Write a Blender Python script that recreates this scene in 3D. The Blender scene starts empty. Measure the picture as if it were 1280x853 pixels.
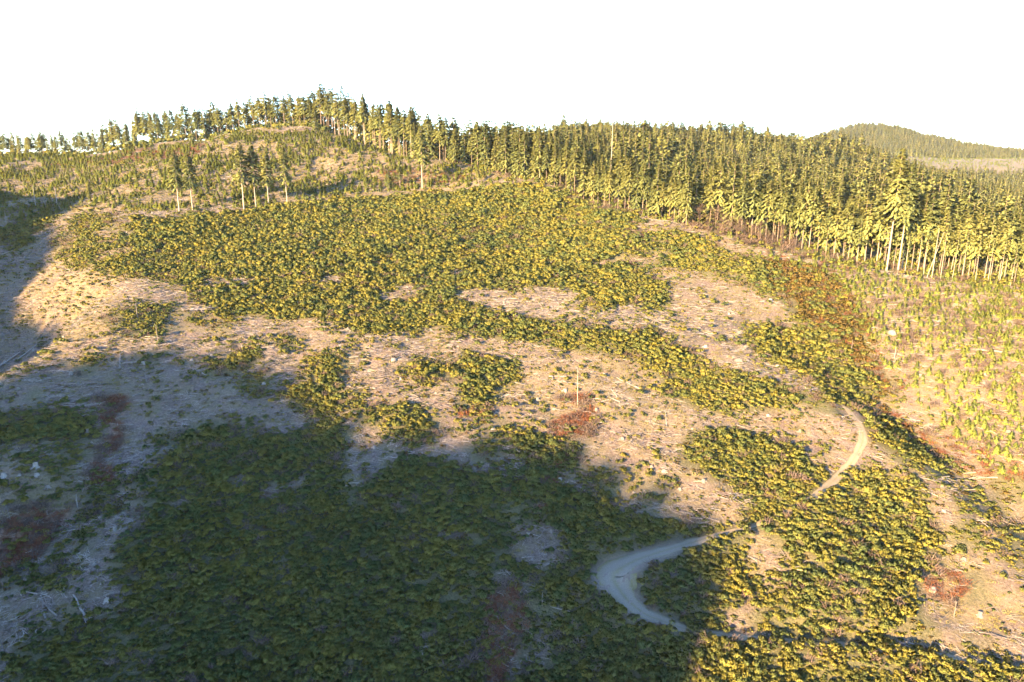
import bpy, math, random
import numpy as np
random.seed(11)
rng = np.random.default_rng(11)
C = bpy.context.scene
COL = C.collection
R = math.radians

# ------------------------------------------------------------------ camera, sky, sun, exposure
FPX, PITCH = 853.0, R(14.0)            # focal length in photo pixels (1280 wide), downward pitch
cd = bpy.data.cameras.new('camera')
cam = bpy.data.objects.new('camera', cd); COL.objects.link(cam)
cd.sensor_width = 36.0; cd.lens = 36.0 * FPX / 1280.0
cd.clip_start = 0.5; cd.clip_end = 30000
cam.rotation_euler = (R(90) - PITCH, 0, 0)
C.camera = cam

SUN_AZ, SUN_EL = R(40), R(15)          # direction the light travels (from +Y towards +X), elevation
world = bpy.data.worlds.new('World'); C.world = world; world.use_nodes = True
wn = world.node_tree; wn.nodes.clear()
sky = wn.nodes.new('ShaderNodeTexSky'); sky.sky_type = 'NISHITA'; sky.sun_disc = False
sky.sun_elevation = SUN_EL; sky.sun_rotation = SUN_AZ + math.pi
sky.altitude = 500; sky.air_density = 1.0; sky.dust_density = 0.4; sky.ozone_density = 3.5
bg = wn.nodes.new('ShaderNodeBackground'); bg.inputs['Strength'].default_value = 0.122
wo = wn.nodes.new('ShaderNodeOutputWorld')
wn.links.new(sky.outputs[0], bg.inputs[0]); wn.links.new(bg.outputs[0], wo.inputs[0])

sd = bpy.data.lights.new('sun', 'SUN'); sd.energy = 5.0; sd.angle = R(0.8); sd.color = (1.0, 0.665, 0.29)
sun = bpy.data.objects.new('sun', sd); COL.objects.link(sun)
from mathutils import Vector
LD = Vector((math.sin(SUN_AZ) * math.cos(SUN_EL), math.cos(SUN_AZ) * math.cos(SUN_EL), -math.sin(SUN_EL)))
sun.rotation_euler = LD.to_track_quat('-Z', 'Y').to_euler()
C.view_settings.view_transform = 'Standard'; C.view_settings.look = 'None'
C.view_settings.exposure = 3.68; C.view_settings.gamma = 1.0
C.cycles.max_bounces = 4; C.cycles.diffuse_bounces = 2; C.cycles.transparent_max_bounces = 4

# ------------------------------------------------------------------ noise
def _h(ix, iy, s):
    n = (ix.astype(np.int64) * 374761393 + iy.astype(np.int64) * 668265263 + s * 1274126177) & 0xffffffff
    n = ((n ^ (n >> 13)) * 1103515245) & 0xffffffff
    n = (n ^ (n >> 16)) & 0xffffffff
    n = (n * 2246822519) & 0xffffffff
    return ((n >> 8) & 0xffff) / 65535.0
def vnoise(x, y, s=0):
    x = np.asarray(x, float); y = np.asarray(y, float)
    ix = np.floor(x); iy = np.floor(y); fx = x - ix; fy = y - iy
    fx = fx * fx * (3 - 2 * fx); fy = fy * fy * (3 - 2 * fy)
    a = _h(ix, iy, s); b = _h(ix + 1, iy, s); c = _h(ix, iy + 1, s); d = _h(ix + 1, iy + 1, s)
    return (a + (b - a) * fx) * (1 - fy) + (c + (d - c) * fx) * fy
def fbm(x, y, s=0, o=3):
    v = 0; a = 0.5; t = 0
    for k in range(o):
        v = v + a * vnoise(x * 2 ** k + 17.3 * k, y * 2 ** k - 9.1 * k, s + k); t += a; a *= 0.5
    return v / t                        # 0..1

# ------------------------------------------------------------------ terrain
cP, sP = math.cos(PITCH), math.sin(PITCH)
def ray(px, py):
    u = (px - 640) / FPX; v = (426.5 - py) / FPX
    return np.array([u, cP + v * sP, -sP + v * cP])
def at_depth(px, py, Y):
    d = ray(px, py); return d * (Y / d[1])
def base_Y(py): return 1.0 / (0.00208 + 1.09e-5 * (py - 170))

PTS = []
def V(px, py, m=1.0, Y=None):
    PTS.append(at_depth(px, py, Y if Y else base_Y(py) * m))
def H(x, y, z): PTS.append(np.array([x, y, z]))
# the open slope
for px in (-250, -60, 250, 450, 640, 800, 960, 1130, 1330, 1500):
    for py in (860, 740, 640, 560):
        V(px, py)
for px in (250, 400, 550, 700, 850):
    for py in (480, 400, 330, 280):
        V(px, py)
for px in (280, 350, 430): V(px, 215, 0.99)
for px in (140, 210): V(px, 330); V(px, 280)
V(150, 235, 1.02); V(550, 235, 1.0)
# left spur crest and the bowl behind it
V(0, 472, 0.99); V(60, 440, 0.99); V(100, 405, 1.0); V(-60, 500, 0.98); V(130, 380, 1.0)
H(-165, 214, -74); H(-205, 205, -84); H(-250, 190, -98)
V(0, 440, Y=246); V(50, 410, Y=250); V(0, 380, Y=278); V(60, 360, Y=272); V(-80, 420, Y=265)
V(0, 330, Y=302); V(0, 295, Y=326); V(40, 310, Y=310); V(80, 345, Y=268)
V(0, 262, Y=368); V(60, 262, Y=366); V(0, 225, Y=440); V(80, 225, Y=430); V(-100, 260, Y=400); V(-150, 330, Y=330)
# gully low on the left, with a spur to the right of it
V(140, 500, 1.015); V(138, 560, 1.03); V(128, 605, 1.035); V(60, 660, 1.04); V(0, 705, 1.04); V(-60, 745, 1.04)
V(60, 590, 0.99); V(20, 640, 1.0); V(0, 570, 0.985)
V(190, 590, 0.985); V(150, 665, 0.97); V(70, 735, 0.97); V(0, 790, 0.975)
# shallow draw in the middle
V(640, 850, 1.025); V(632, 760, 1.025); V(650, 690, 1.02); V(690, 610, 1.015); V(712, 560, 1.0)
V(740, 500, 0.99); V(560, 700, 0.985); V(740, 650, 0.985); V(480, 620, 0.985)
# spur towards the right, and the draw behind it
V(720, 405, 0.985); V(830, 440, 0.975); V(930, 480, 0.97); V(1010, 500, 0.968); V(1070, 530, 0.968); V(1120, 560, 0.975); V(1190, 610, 0.98)
V(960, 420, 1.02); V(1030, 465, 1.035); V(1090, 500, 1.045); V(1150, 545, 1.045); V(1215, 600, 1.035); V(1290, 660, 1.03)
V(900, 370, 1.01); V(1000, 545, 1.01); V(940, 545, 1.0); V(900, 560, 0.985)
V(1280, 560, 0.985); V(1280, 460, 0.97); V(1150, 440, 0.985); V(1060, 380, 1.0); V(1200, 390, 0.985); V(1450, 480, 0.96)
V(1020, 640, 0.97); V(1050, 720, 0.975); V(920, 620, 0.985); V(860, 740, 1.0); V(1200, 720, 1.01)
# ridge line and forest edge
EDGE = [(-140, 203, 535), (0, 197, 520), (130, 191, 510), (200, 181, 500), (280, 171, 490), (350, 166, 480), (400, 166, 470), (450, 176, 440),
        (520, 197, 405), (600, 212, 375), (650, 222, 355), (700, 236, 333), (760, 258, 307), (850, 280, 288), (930, 305, 270), (1020, 322, 262),
        (1100, 338, 252), (1190, 348, 246), (1280, 358, 240), (1450, 378, 234)]
for px, py, Y in EDGE:
    p = at_depth(px, py, Y); PTS.append(p)
    if px <= 560:
        H(p[0] * 1.08, p[1] + 45, p[2] - 8); H(p[0] * 1.2, p[1] + 130, p[2] - 32); H(p[0] * 1.4, p[1] + 300, p[2] - 60)
# ground under the forest and the far hills
for a in [(720, 205, 440), (720, 191, 600), (720, 184, 706), (720, 183, 800), (780, 182, 706), (850, 183, 706), (660, 190, 650), (640, 208, 430), (640, 196, 520), (640, 186, 700), (850, 238, 400), (850, 203, 550), (850, 180, 820), (950, 188, 830),
          (1000, 272, 370), (1000, 228, 520), (1000, 191, 820), (1050, 196, 830), (1150, 300, 350), (1150, 266, 510), (1150, 240, 780), (1280, 310, 350),
          (1280, 285, 450), (1280, 264, 700), (1450, 330, 350), (1450, 290, 700), (1150, 212, 1150), (1280, 221, 1130), (1450, 225, 1150), (1200, 203, 1300),
          (1280, 199, 1390), (1150, 198, 1400), (1450, 200, 1400), (1040, 178, 1880), (1060, 167, 1900), (1095, 163, 1900), (1130, 170, 1900), (1180, 182, 1900),
          (1230, 194, 1920), (1290, 206, 1950), (1000, 196, 1880), (1100, 195, 1600), (1200, 206, 1640)]:
    V(a[0], a[1], Y=a[2])
for x, y, z in [(200, 1300, -40), (-200, 1300, -140), (-600, 1300, -160), (350, 1700, -60), (700, 2400, -60), (1500, 2400, -80), (0, 2400, -160), (420, 1050, -30), (760, 920, -70), (1900, 1500, -40), (1900, 900, -60), (1000, 500, -50), (800, 250, -30)]: H(x, y, z)
# outside the frame: near side and behind the camera
for x, y, z in [(-200, 60, -98), (-100, 40, -97), (0, 40, -98), (100, 40, -97), (200, 60, -90), (0, -60, -112), (150, -80, -108), (300, 0, -80), (-150, -60, -105), (400, 150, -50),
                (-300, 130, -95), (-350, 250, -62), (-420, 350, -38), (-520, 460, -20), (0, -400, -120), (400, -400, -110), (-500, -300, -60), (-700, 300, -30), (-800, 800, -110)]: H(x, y, z)

P = np.array(PTS); Lk = 100.0
def _phi(r2):
    return 0.5 * r2 * np.log(r2 + 1e-9)
def _fit():
    n = len(P); X = P[:, :2] / Lk
    d2 = ((X[:, None] - X[None]) ** 2).sum(-1)
    K = _phi(d2) + np.eye(n) * 0.002
    Q = np.c_[np.ones(n), X]
    A = np.block([[K, Q], [Q.T, np.zeros((3, 3))]])
    return np.linalg.solve(A, np.r_[P[:, 2], 0, 0, 0])
W = _fit()
def tps(x, y):
    x = np.clip(x, -1300, 2100); y = np.clip(y, -450, 2450)
    out = W[-3] + W[-2] * x / Lk + W[-1] * y / Lk
    for i in range(len(P)):
        out = out + W[i] * _phi(((x - P[i, 0]) ** 2 + (y - P[i, 1]) ** 2) / Lk ** 2)
    return out

SA, CA = math.sin(SUN_AZ), math.cos(SUN_AZ); TE = math.tan(SUN_EL)
# crest of the hill on the sun side, off to the left and behind the camera (q runs across the light)
CQ = np.array([[-1100, 20], [-800, 34], [-600, 30], [-517, 27], [-460, 26], [-401, 26], [-395, 17], [-382, 6], [-365, 1], [-346, -9], [-331, -28], [-315, -33], [-295, -35], [-275, -34], [-245, -38],
               [-228, -41], [-222, -37], [-216, -32], [-210, -30], [-202, -26.5], [-184, -25.5], [-156, -31.5], [-143, -34.5], [-128, -35], [-117, -33.5], [-103, -32.5], [-94, -31], [-83, -33], [-74, -32.5],
               [-64, -33], [-53, -38], [-48, -41], [-44, -46], [-41.5, -54], [-39, -66], [-34, -84], [400, -120]])
def hill(x, y):
    a = x * SA + y * CA; q = x * CA - y * SA
    a0 = np.interp(q, [-410, -300], [-10, -190])
    qn = q + (fbm(q / 11 + 0 * a, a / 40, 55, 2) - 0.5) * 5
    c = np.interp(qn, CQ[:, 0], CQ[:, 1]) + (fbm(q / 9, a / 40, 56, 2) - 0.5) * 4.0 - 4.0 - a0 * TE
    d = a - a0
    return c - np.where(d > 0, np.interp(q, [-410, -300], [0.85, 0.62]) * d, 0.30 * -d)

def axis(lo, hi, d0, far_lo, far_hi, g):
    a = list(np.arange(lo, hi + 1e-6, d0)); d = d0
    while a[-1] < far_hi: d *= g; a.append(a[-1] + d)
    d = d0; b = [lo]
    while b[-1] > far_lo: d *= g; b.append(b[-1] - d)
    return np.array(b[:0:-1] + a)
GX = axis(-190, 240, 1.0, -20000, 20000, 1.035)
GY = axis(84, 330, 1.0, -20000, 20000, 1.03)
XX, YY = np.meshgrid(GX, GY)
ZZ = tps(XX, YY)
ZZ = np.maximum(ZZ, hill(XX, YY) - 200 * (np.abs(XX) > 1500))
far = np.clip((np.hypot(XX - 300, YY - 800) - 2100) / 1500, 0, 1)
ZZ = ZZ * (1 - far) + (-170) * far
amp = np.clip((np.hypot(XX, YY)) / 300, 0.5, 1.5)
ZZ += (fbm(XX / 34, YY / 34, 5, 2) - 0.5) * 4.2 * amp + (fbm(XX / 9, YY / 9, 9, 2) - 0.5) * 2.0 + (vnoise(XX / 2.6, YY / 2.6, 21) - 0.5) * 0.35

_a = np.arctan2(XX, YY); _ew = np.array([at_depth(*e)[:2] for e in EDGE])
_b = np.hypot(XX, YY) - np.interp(_a, np.arctan2(_ew[:, 0], _ew[:, 1]), np.hypot(_ew[:, 0], _ew[:, 1]))
ZZ += np.clip((_b - 40) / 120, 0, 1) * (XX > 0) * (fbm(XX / 95, YY / 130, 66, 2) - 0.55) * 36 * np.clip((900 - YY) / 250, 0.25, 1) * (YY < 1200)

def gz(x, y):
    x = np.asarray(x, float); y = np.asarray(y, float)
    i = np.clip(np.searchsorted(GX, x) - 1, 0, len(GX) - 2); j = np.clip(np.searchsorted(GY, y) - 1, 0, len(GY) - 2)
    fx = (x - GX[i]) / (GX[i + 1] - GX[i]); fy = (y - GY[j]) / (GY[j + 1] - GY[j])
    return (ZZ[j, i] * (1 - fx) + ZZ[j, i + 1] * fx) * (1 - fy) + (ZZ[j + 1, i] * (1 - fx) + ZZ[j + 1, i + 1] * fx) * fy
_YS = np.geomspace(72, 2400, 1500)
def hit(px, py):
    """point of the ground seen at a place in the photograph"""
    d = ray(px, py); x = d[0] / d[1] * _YS; z = d[2] / d[1] * _YS
    df = z - gz(x, _YS); k = np.where(df < 0)[0]
    if len(k) == 0: k = int(np.argmin(df))
    else:
        k = int(k[0])
    if k > 0 and df[k] < 0 < df[k - 1]:
        t = df[k - 1] / (df[k - 1] - df[k]); Y = _YS[k - 1] + t * (_YS[k] - _YS[k - 1])
    else: Y = _YS[k]
    X = d[0] / d[1] * Y
    return np.array([X, Y, float(gz(X, Y))])
def to_px(x, y, z):
    yc = y * cP - z * sP; zc = y * sP + z * cP
    return 640 + FPX * x / yc, 426.5 - FPX * zc / yc

# ------------------------------------------------------------------ road bench
ROAD_A = [(1030, 497, 1.5), (1055, 510, 1.6), (1071, 526, 2.2), (1079, 545, 2.3), (1074, 562, 2.3), (1064, 580, 2.3), (1045, 599, 2.3), (1020, 619, 2.3), (985, 638, 1.7), (950, 655, 1.7), (905, 667, 2.0),
          (862, 680, 3.0), (825, 690, 3.8), (790, 703, 5.4), (767, 718, 8.0), (775, 740, 5.8), (800, 764, 4.0), (842, 783, 3.0), (865, 788, 2.2), (900, 794, 2.2), (980, 801, 2.0), (1080, 809, 2.0), (1180, 821, 2.0), (1320, 842, 2.0)]
def spline(pts, step):
    pts = np.array(pts, float); n = len(pts); out = []
    for i in range(n - 1):
        p0 = pts[max(i - 1, 0)]; p1 = pts[i]; p2 = pts[i + 1]; p3 = pts[min(i + 2, n - 1)]
        k = max(2, int(np.linalg.norm(p2[:2] - p1[:2]) / step))
        for t in np.arange(k) / k:
            out.append(0.5 * ((2 * p1) + (-p0 + p2) * t + (2 * p0 - 5 * p1 + 4 * p2 - p3) * t * t + (-p0 + 3 * p1 - 3 * p2 + p3) * t ** 3))
    out.append(pts[-1]); return np.array(out)
rp = [np.r_[hit(a, b), w] for a, b, w in ROAD_A]
road = spline(rp, 0.8)                                  # x, y, z, width
for _ in range(30):
    road[1:-1, 2] = 0.5 * road[1:-1, 2] + 0.25 * (road[:-2, 2] + road[2:, 2])
def road_dist(x, y):
    x = np.asarray(x, float).ravel(); y = np.asarray(y, float).ravel()
    best = np.full(x.shape, 1e9); zz = np.zeros(x.shape); ww = np.full(x.shape, 4.0)
    for r in road:
        d = np.hypot(x - r[0], y - r[1]); k = d < best
        best[k] = d[k]; zz[k] = r[2]; ww[k] = r[3]
    return best, zz, ww
m = (XX > road[:, 0].min() - 12) & (XX < road[:, 0].max() + 12) & (YY > road[:, 1].min() - 12) & (YY < road[:, 1].max() + 12)
bd, bz, bw = road_dist(XX[m], YY[m])
t = np.clip((bd - bw * 0.5 - 0.6) / 3.2, 0, 1); t = t * t * (3 - 2 * t)
ZZ[m] = ZZ[m] * t + bz * (1 - t)

# ------------------------------------------------------------------ ground cover, drawn as outlines on the ground
def poly(pxs): return np.array([hit(a, b)[:2] for a, b in pxs])
def inside(x, y, pg):
    c = np.zeros(x.shape, bool); n = len(pg); j = n - 1
    k = (x > pg[:, 0].min()) & (x < pg[:, 0].max()) & (y > pg[:, 1].min()) & (y < pg[:, 1].max())
    xs, ys = x[k], y[k]; cc = np.zeros(xs.shape, bool)
    for i in range(n):
        xi, yi = pg[i]; xj, yj = pg[j]
        if yi != yj:
            cc ^= ((yi > ys) != (yj > ys)) & (xs < (xj - xi) * (ys - yi) / (yj - yi) + xi)
        j = i
    c[k] = cc; return c
THICK = [   # (density, outline): later outlines win
 (0.10, [(700, 700), (900, 690), (1280, 560), (1400, 700), (1400, 900), (850, 900)]),
 (0.97, [(-100, 910), (0, 853), (20, 799), (60, 785), (87, 782), (141, 765), (165, 735), (139, 725), (148, 678), (178, 649), (128, 648), (151, 627), (175, 624), (148, 597), (188, 590), (205, 575), (235, 562), (296, 562),
         (322, 552), (376, 537), (427, 520), (450, 548), (470, 551), (480, 578), (507, 572), (554, 582), (588, 588), (635, 598), (662, 585), (638, 565), (652, 541), (689, 548), (722, 545), (736, 565), (722, 582), (699, 590),
         (695, 612), (740, 612), (729, 590), (776, 590), (776, 612), (749, 630), (800, 645), (850, 655), (930, 655), (945, 690), (950, 740), (900, 765), (880, 790), (860, 910)]),
 (0.0, [(440, 545), (465, 540), (482, 575), (470, 600), (445, 612), (437, 595)]),
 (0.02, [(638, 655), (680, 645), (700, 660), (726, 680), (700, 695), (665, 712), (640, 690)]),
 (0.0, [(292, 594), (314, 592), (314, 606), (294, 607)]), (0.0, [(320, 612), (345, 608), (358, 615), (352, 624), (322, 623)]),
 (0.0, [(208, 626), (235, 620), (233, 635), (212, 635)]), (0.0, [(160, 628), (178, 624), (176, 643), (163, 643)]),
 (0.0, [(352, 600), (378, 590), (380, 606), (362, 610)]), (0.0, [(188, 575), (206, 570), (206, 600), (190, 604)]),
 (0.0, [(540, 655), (575, 655), (600, 640), (616, 645), (590, 658), (560, 669)]),
 (0.05, [(676, 785), (700, 772), (708, 780), (695, 800), (680, 840), (672, 835)]),
 (0.05, [(512, 800), (535, 788), (538, 800), (520, 822)]),
 (0.45, [(624, 705), (662, 712), (668, 760), (655, 853), (605, 853), (614, 770)]),
 (0.5, [(95, 672), (125, 663), (125, 690), (95, 697)]), (0.75, [(45, 715), (85, 708), (85, 732), (62, 742), (42, 738)]), (0.6, [(97, 733), (111, 731), (111, 743), (98, 744)]), (0.7, [(68, 676), (84, 672), (84, 690), (70, 692)]),
 (0.5, [(60, 775), (90, 755), (110, 765), (90, 785)]),
 (0.92, [(-60, 520), (0, 512), (45, 508), (115, 526), (118, 548), (60, 556), (0, 555), (-60, 570)]), (0.6, [(50, 552), (118, 550), (115, 572), (55, 574)]), (0.7, [(18, 560), (42, 560), (44, 584), (24, 584)]),
 (0.5, [(55, 572), (90, 572), (90, 598), (60, 598)]),
 (0.8, [(108, 608), (142, 606), (140, 640), (100, 652), (95, 640)]), (0.7, [(-40, 740), (0, 708), (22, 698), (32, 728), (0, 745)]),
 (0.75, [(100, 444), (124, 444), (124, 470), (94, 474), (94, 462)]), (0.6, [(76, 450), (94, 448), (92, 460), (78, 460)]), (0.6, [(30, 486), (56, 484), (54, 506), (28, 506)]),
 (0.85, [(248, 468), (290, 440), (322, 432), (328, 452), (296, 470), (255, 477)]), (0.85, [(299, 470), (330, 463), (346, 485), (320, 497), (300, 488)]),
 (0.92, [(346, 490), (380, 478), (430, 478), (432, 514), (400, 522), (366, 512)]), (0.85, [(376, 452), (410, 440), (432, 441), (445, 455), (430, 478), (380, 478)]),
 (0.88, [(188, 540), (230, 537), (262, 523), (300, 535), (345, 542), (300, 562), (220, 568), (195, 560)]), (0.8, [(174, 441), (198, 439), (199, 451), (175, 452)]),
 (0.8, [(418, 482), (455, 488), (455, 518), (420, 512)]),
 (0.97, [(438, 520), (480, 505), (530, 508), (553, 530), (540, 548), (490, 546), (450, 532)]), (0.8, [(515, 536), (551, 534), (552, 556), (518, 556)]),
 (0.85, [(494, 460), (520, 445), (566, 450), (568, 478), (530, 482)]),
 (0.97, [(568, 440), (590, 436), (620, 448), (642, 450), (657, 470), (640, 485), (620, 500), (600, 520), (575, 518), (562, 500), (585, 480), (566, 470)]),
 (0.55, [(588, 521), (640, 520), (650, 545), (620, 556), (590, 548)]), (0.85, [(585, 556), (628, 552), (630, 572), (600, 580), (585, 572)]),
 (0.85, [(345, 412), (368, 418), (372, 440), (352, 444)]),
 # the sunlit thicket over the upper slope
 (0.97, [(75, 330), (90, 318), (140, 306), (170, 300), (150, 280), (200, 272), (300, 266), (360, 258), (440, 248), (520, 243), (600, 238), (660, 230), (720, 248), (800, 272), (850, 286), (905, 308), (925, 340), (890, 350), (850, 335),
         (800, 335), (835, 352), (840, 378), (820, 390), (780, 380), (740, 388), (720, 372), (690, 360), (640, 364), (610, 360), (560, 373), (600, 380), (640, 392), (690, 405), (760, 415), (800, 411), (830, 420),
         (860, 440), (900, 458), (960, 478), (1010, 490), (1055, 516), (1040, 522), (1000, 508), (950, 514), (900, 520), (850, 505), (815, 470), (795, 455), (740, 442), (690, 434), (640, 426), (600, 419),
         (540, 411), (480, 414), (450, 420), (420, 403), (330, 398), (260, 392), (240, 372), (230, 355), (160, 345), (120, 340)]),
 (0.8, [(120, 400), (160, 385), (205, 378), (235, 392), (205, 420), (170, 425), (140, 412)]), (0.5, [(205, 385), (290, 390), (280, 412), (215, 412)]), (0.6, [(265, 400), (300, 398), (290, 425), (262, 420)]),
 (0.75, [(62, 300), (110, 292), (140, 306), (100, 320), (70, 325)]), (0.8, [(85, 272), (150, 268), (170, 290), (110, 296), (90, 286)]),
 (0.9, [(-40, 300), (0, 292), (30, 273), (62, 269), (64, 285), (20, 300), (0, 304)]), (0.9, [(12, 299), (40, 297), (45, 310), (20, 315)]), (0.5, [(0, 316), (22, 318), (20, 326), (0, 325)]), (0.5, [(0, 340), (30, 338), (40, 350), (0, 352)]), (0.4, [(15, 395), (40, 392), (45, 405), (18, 408)]),
 (0.0, [(400, 345), (430, 347), (430, 356), (400, 356)]), (0.05, [(541, 339), (581, 336), (578, 345), (545, 347)]), (0.05, [(474, 364), (510, 356), (532, 357), (520, 372), (480, 377)]),
 (0.03, [(729, 330), (790, 322), (833, 314), (833, 322), (790, 331), (735, 337)]), (0.03, [(669, 366), (700, 360), (722, 368), (715, 380), (672, 378)]), (0.0, [(460, 330), (478, 328), (476, 334), (462, 336)]),
 (0.05, [(590, 371), (640, 366), (690, 368), (705, 395), (660, 398), (612, 390)]), (0.2, [(700, 388), (740, 388), (790, 394), (830, 400), (800, 411), (745, 411)]),
 (0.1, [(250, 350), (300, 345), (330, 352), (300, 362), (255, 360)]), (0.1, [(120, 318), (165, 310), (175, 318), (130, 326)]), (0.15, [(795, 275), (850, 282), (830, 292), (790, 288)]),
 (0.1, [(140, 272), (190, 266), (190, 276), (150, 280)]),
 # right of the spur
 (0.85, [(880, 320), (925, 315), (960, 330), (980, 360), (960, 372), (920, 350), (885, 345)]),
 (0.85, [(960, 325), (1030, 330), (1080, 380), (1095, 430), (1110, 465), (1128, 490), (1095, 500), (1070, 470), (1030, 430), (985, 395), (960, 360)]),
 (0.95, [(930, 412), (960, 404), (1010, 418), (1060, 442), (1088, 480), (1096, 500), (1070, 516), (1040, 502), (1010, 482), (960, 452), (935, 432)]),
 (0.12, [(840, 345), (930, 358), (960, 400), (925, 420), (880, 400), (845, 385)]),
 (0.9, [(1080, 513), (1130, 524), (1182, 570), (1192, 596), (1160, 600), (1120, 577), (1090, 556), (1076, 530)]),
 (0.97, [(850, 545), (900, 530), (940, 538), (990, 556), (1030, 598), (1060, 588), (1080, 574), (1090, 590), (1120, 588), (1150, 608), (1172, 640), (1187, 690), (1162, 720), (1152, 760), (1182, 800), (1130, 803), (1000, 800),
         (940, 788), (935, 760), (975, 720), (990, 690), (960, 672), (925, 655), (915, 640), (940, 618), (895, 606), (860, 588), (845, 570)]),
 (0.12, [(930, 690), (960, 680), (992, 685), (980, 720), (955, 742), (940, 722)]), (0.25, [(1000, 695), (1020, 690), (1018, 705), (1000, 708)]),
 (1.0, [(840, 910), (860, 850), (880, 796), (960, 801), (1100, 811), (1280, 838), (1400, 860), (1400, 910)]),
 (0.9, [(1189, 655), (1228, 650), (1232, 688), (1195, 690)]), (0.85, [(1240, 648), (1290, 640), (1290, 708), (1245, 700)]), (0.75, [(1192, 712), (1236, 710), (1238, 756), (1196, 752)]),
 (0.8, [(1206, 795), (1246, 795), (1246, 818), (1208, 818)]), (0.9, [(1236, 590), (1290, 586), (1290, 632), (1240, 630)]), (0.6, [(1190, 605), (1262, 610), (1262, 650), (1195, 645)]),
]
THICK = [(d, poly(p)) for d, p in THICK]
RED = [(0.05, [(1010, 345), (1110, 350), (1280, 370), (1400, 380), (1400, 640), (1280, 610), (1170, 540), (1100, 430)]), (1.0, [(686, 530), (705, 518), (722, 508), (742, 512), (745, 528), (730, 545), (700, 548), (685, 545)]), (0.7, [(702, 498), (718, 490), (740, 490), (738, 502), (705, 505)]),
       (1.0, [(116, 502), (140, 495), (166, 500), (162, 515), (148, 528), (130, 525)]), (1.0, [(122, 582), (142, 575), (146, 600), (126, 606), (118, 596)]), (0.8, [(134, 528), (150, 528), (146, 575), (134, 580)]),
       (0.9, [(8, 660), (50, 640), (92, 638), (75, 665), (40, 700), (-10, 730), (-20, 710)]), (0.8, [(610, 735), (650, 735), (660, 790), (640, 853), (605, 853)]), (0.6, [(1165, 712), (1195, 706), (1204, 735), (1180, 750), (1160, 742)]),
       (0.6, [(572, 512), (600, 508), (602, 522), (575, 524)]), (0.28, [(1095, 500), (1180, 545), (1260, 600), (1280, 640), (1240, 600), (1180, 580), (1110, 520)]), (0.28, [(1180, 560), (1280, 575), (1280, 620), (1230, 610)]),
       (0.18, [(960, 340), (1050, 350), (1110, 440), (1130, 490), (1090, 480), (1010, 400)]), (0.12, [(950, 318), (1080, 335), (1060, 365), (980, 350)]),
       (0.35, [(60, 195), (180, 187), (260, 180), (240, 200), (120, 205), (60, 208)]), (0.25, [(470, 215), (560, 215), (600, 222), (560, 232), (480, 232)]), (0.3, [(700, 560), (712, 555), (690, 640), (672, 640)])]
RED = [(d, poly(p)) for d, p in RED]
GRASS = [(0.5, [(20, 362), (80, 345), (140, 350), (150, 372), (110, 395), (80, 380), (40, 378)]), (0.6, [(-40, 500), (0, 468), (60, 436), (100, 395), (150, 385), (140, 410), (90, 430), (40, 460), (0, 490)]),
         (0.5, [(640, 465), (760, 440), (850, 500), (860, 530), (790, 540), (740, 520), (650, 510)]), (0.6, [(1090, 505), (1130, 520), (1160, 545), (1180, 560), (1130, 545)]),
         (0.5, [(1160, 690), (1230, 700), (1270, 760), (1230, 790), (1190, 760)]), (0.3, [(0, 380), (60, 380), (70, 420), (0, 440)]), (0.5, [(0, 560), (110, 560), (100, 630), (0, 660)]),
         (0.6, [(700, 560), (780, 590), (850, 600), (850, 630), (760, 625)]), (0.4, [(1000, 330), (1110, 345), (1280, 365), (1400, 380), (1400, 640), (1280, 610), (1170, 540), (1100, 430)]), (0.6, [(-90, 200), (130, 188), (350, 165), (450, 176), (650, 224), (500, 242), (360, 258), (130, 262), (-90, 300)])]
GRASS = [(d, poly(p)) for d, p in GRASS]
YOUNG_UP = poly([(-90, 205), (0, 199), (130, 193), (200, 183), (280, 173), (350, 168), (400, 168), (450, 179), (520, 200), (600, 215), (650, 226), (690, 236), (640, 233), (560, 235), (500, 240), (440, 245), (360, 256), (300, 262), (200, 264), (130, 262), (70, 268), (0, 288), (-90, 300)])
YOUNG_RT = poly([(940, 312), (1000, 324), (1100, 342), (1280, 362), (1420, 385), (1580, 400), (1580, 700), (1420, 660), (1280, 625), (1240, 590), (1190, 545), (1130, 490), (1095, 440), (1060, 385), (1010, 345)])

def warp(x, y, a=1.6, s=4.0):
    return x + (fbm(x / s, y / s, 31, 2) - 0.5) * 2 * a, y + (fbm(x / s, y / s, 47, 2) - 0.5) * 2 * a
def layer(polys, x, y, default=0.0, a=1.6):
    wx, wy = warp(x, y, a); out = np.full(x.shape, default)
    for d, pg in polys: out[inside(wx, wy, pg)] = d
    return out
def soft_cover(x, y):
    """thicket density with frayed borders and strays beyond them"""
    d = 0
    for dx, dy, w in ((0, 0, 0.5), (4, 0, .125), (-4, 0, .125), (0, 4, .125), (0, -4, .125)):
        d = d + w * layer(THICK, x + dx, y + dy, 0.12, 3.0)
    return d
edge_w = np.array([at_depth(*e)[:2] for e in EDGE])
def behind_edge(x, y):
    a = np.arctan2(x, y); ea = np.arctan2(edge_w[:, 0], edge_w[:, 1]); er = np.hypot(edge_w[:, 0], edge_w[:, 1])
    return np.hypot(x, y) - np.interp(a, ea, er)
def near_view(x, y, z, mx=170, my=110):
    px, py = to_px(x, y, z); return (px > -mx) & (px < 1280 + mx) & (py < 853 + my) & (y > 40)

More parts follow.
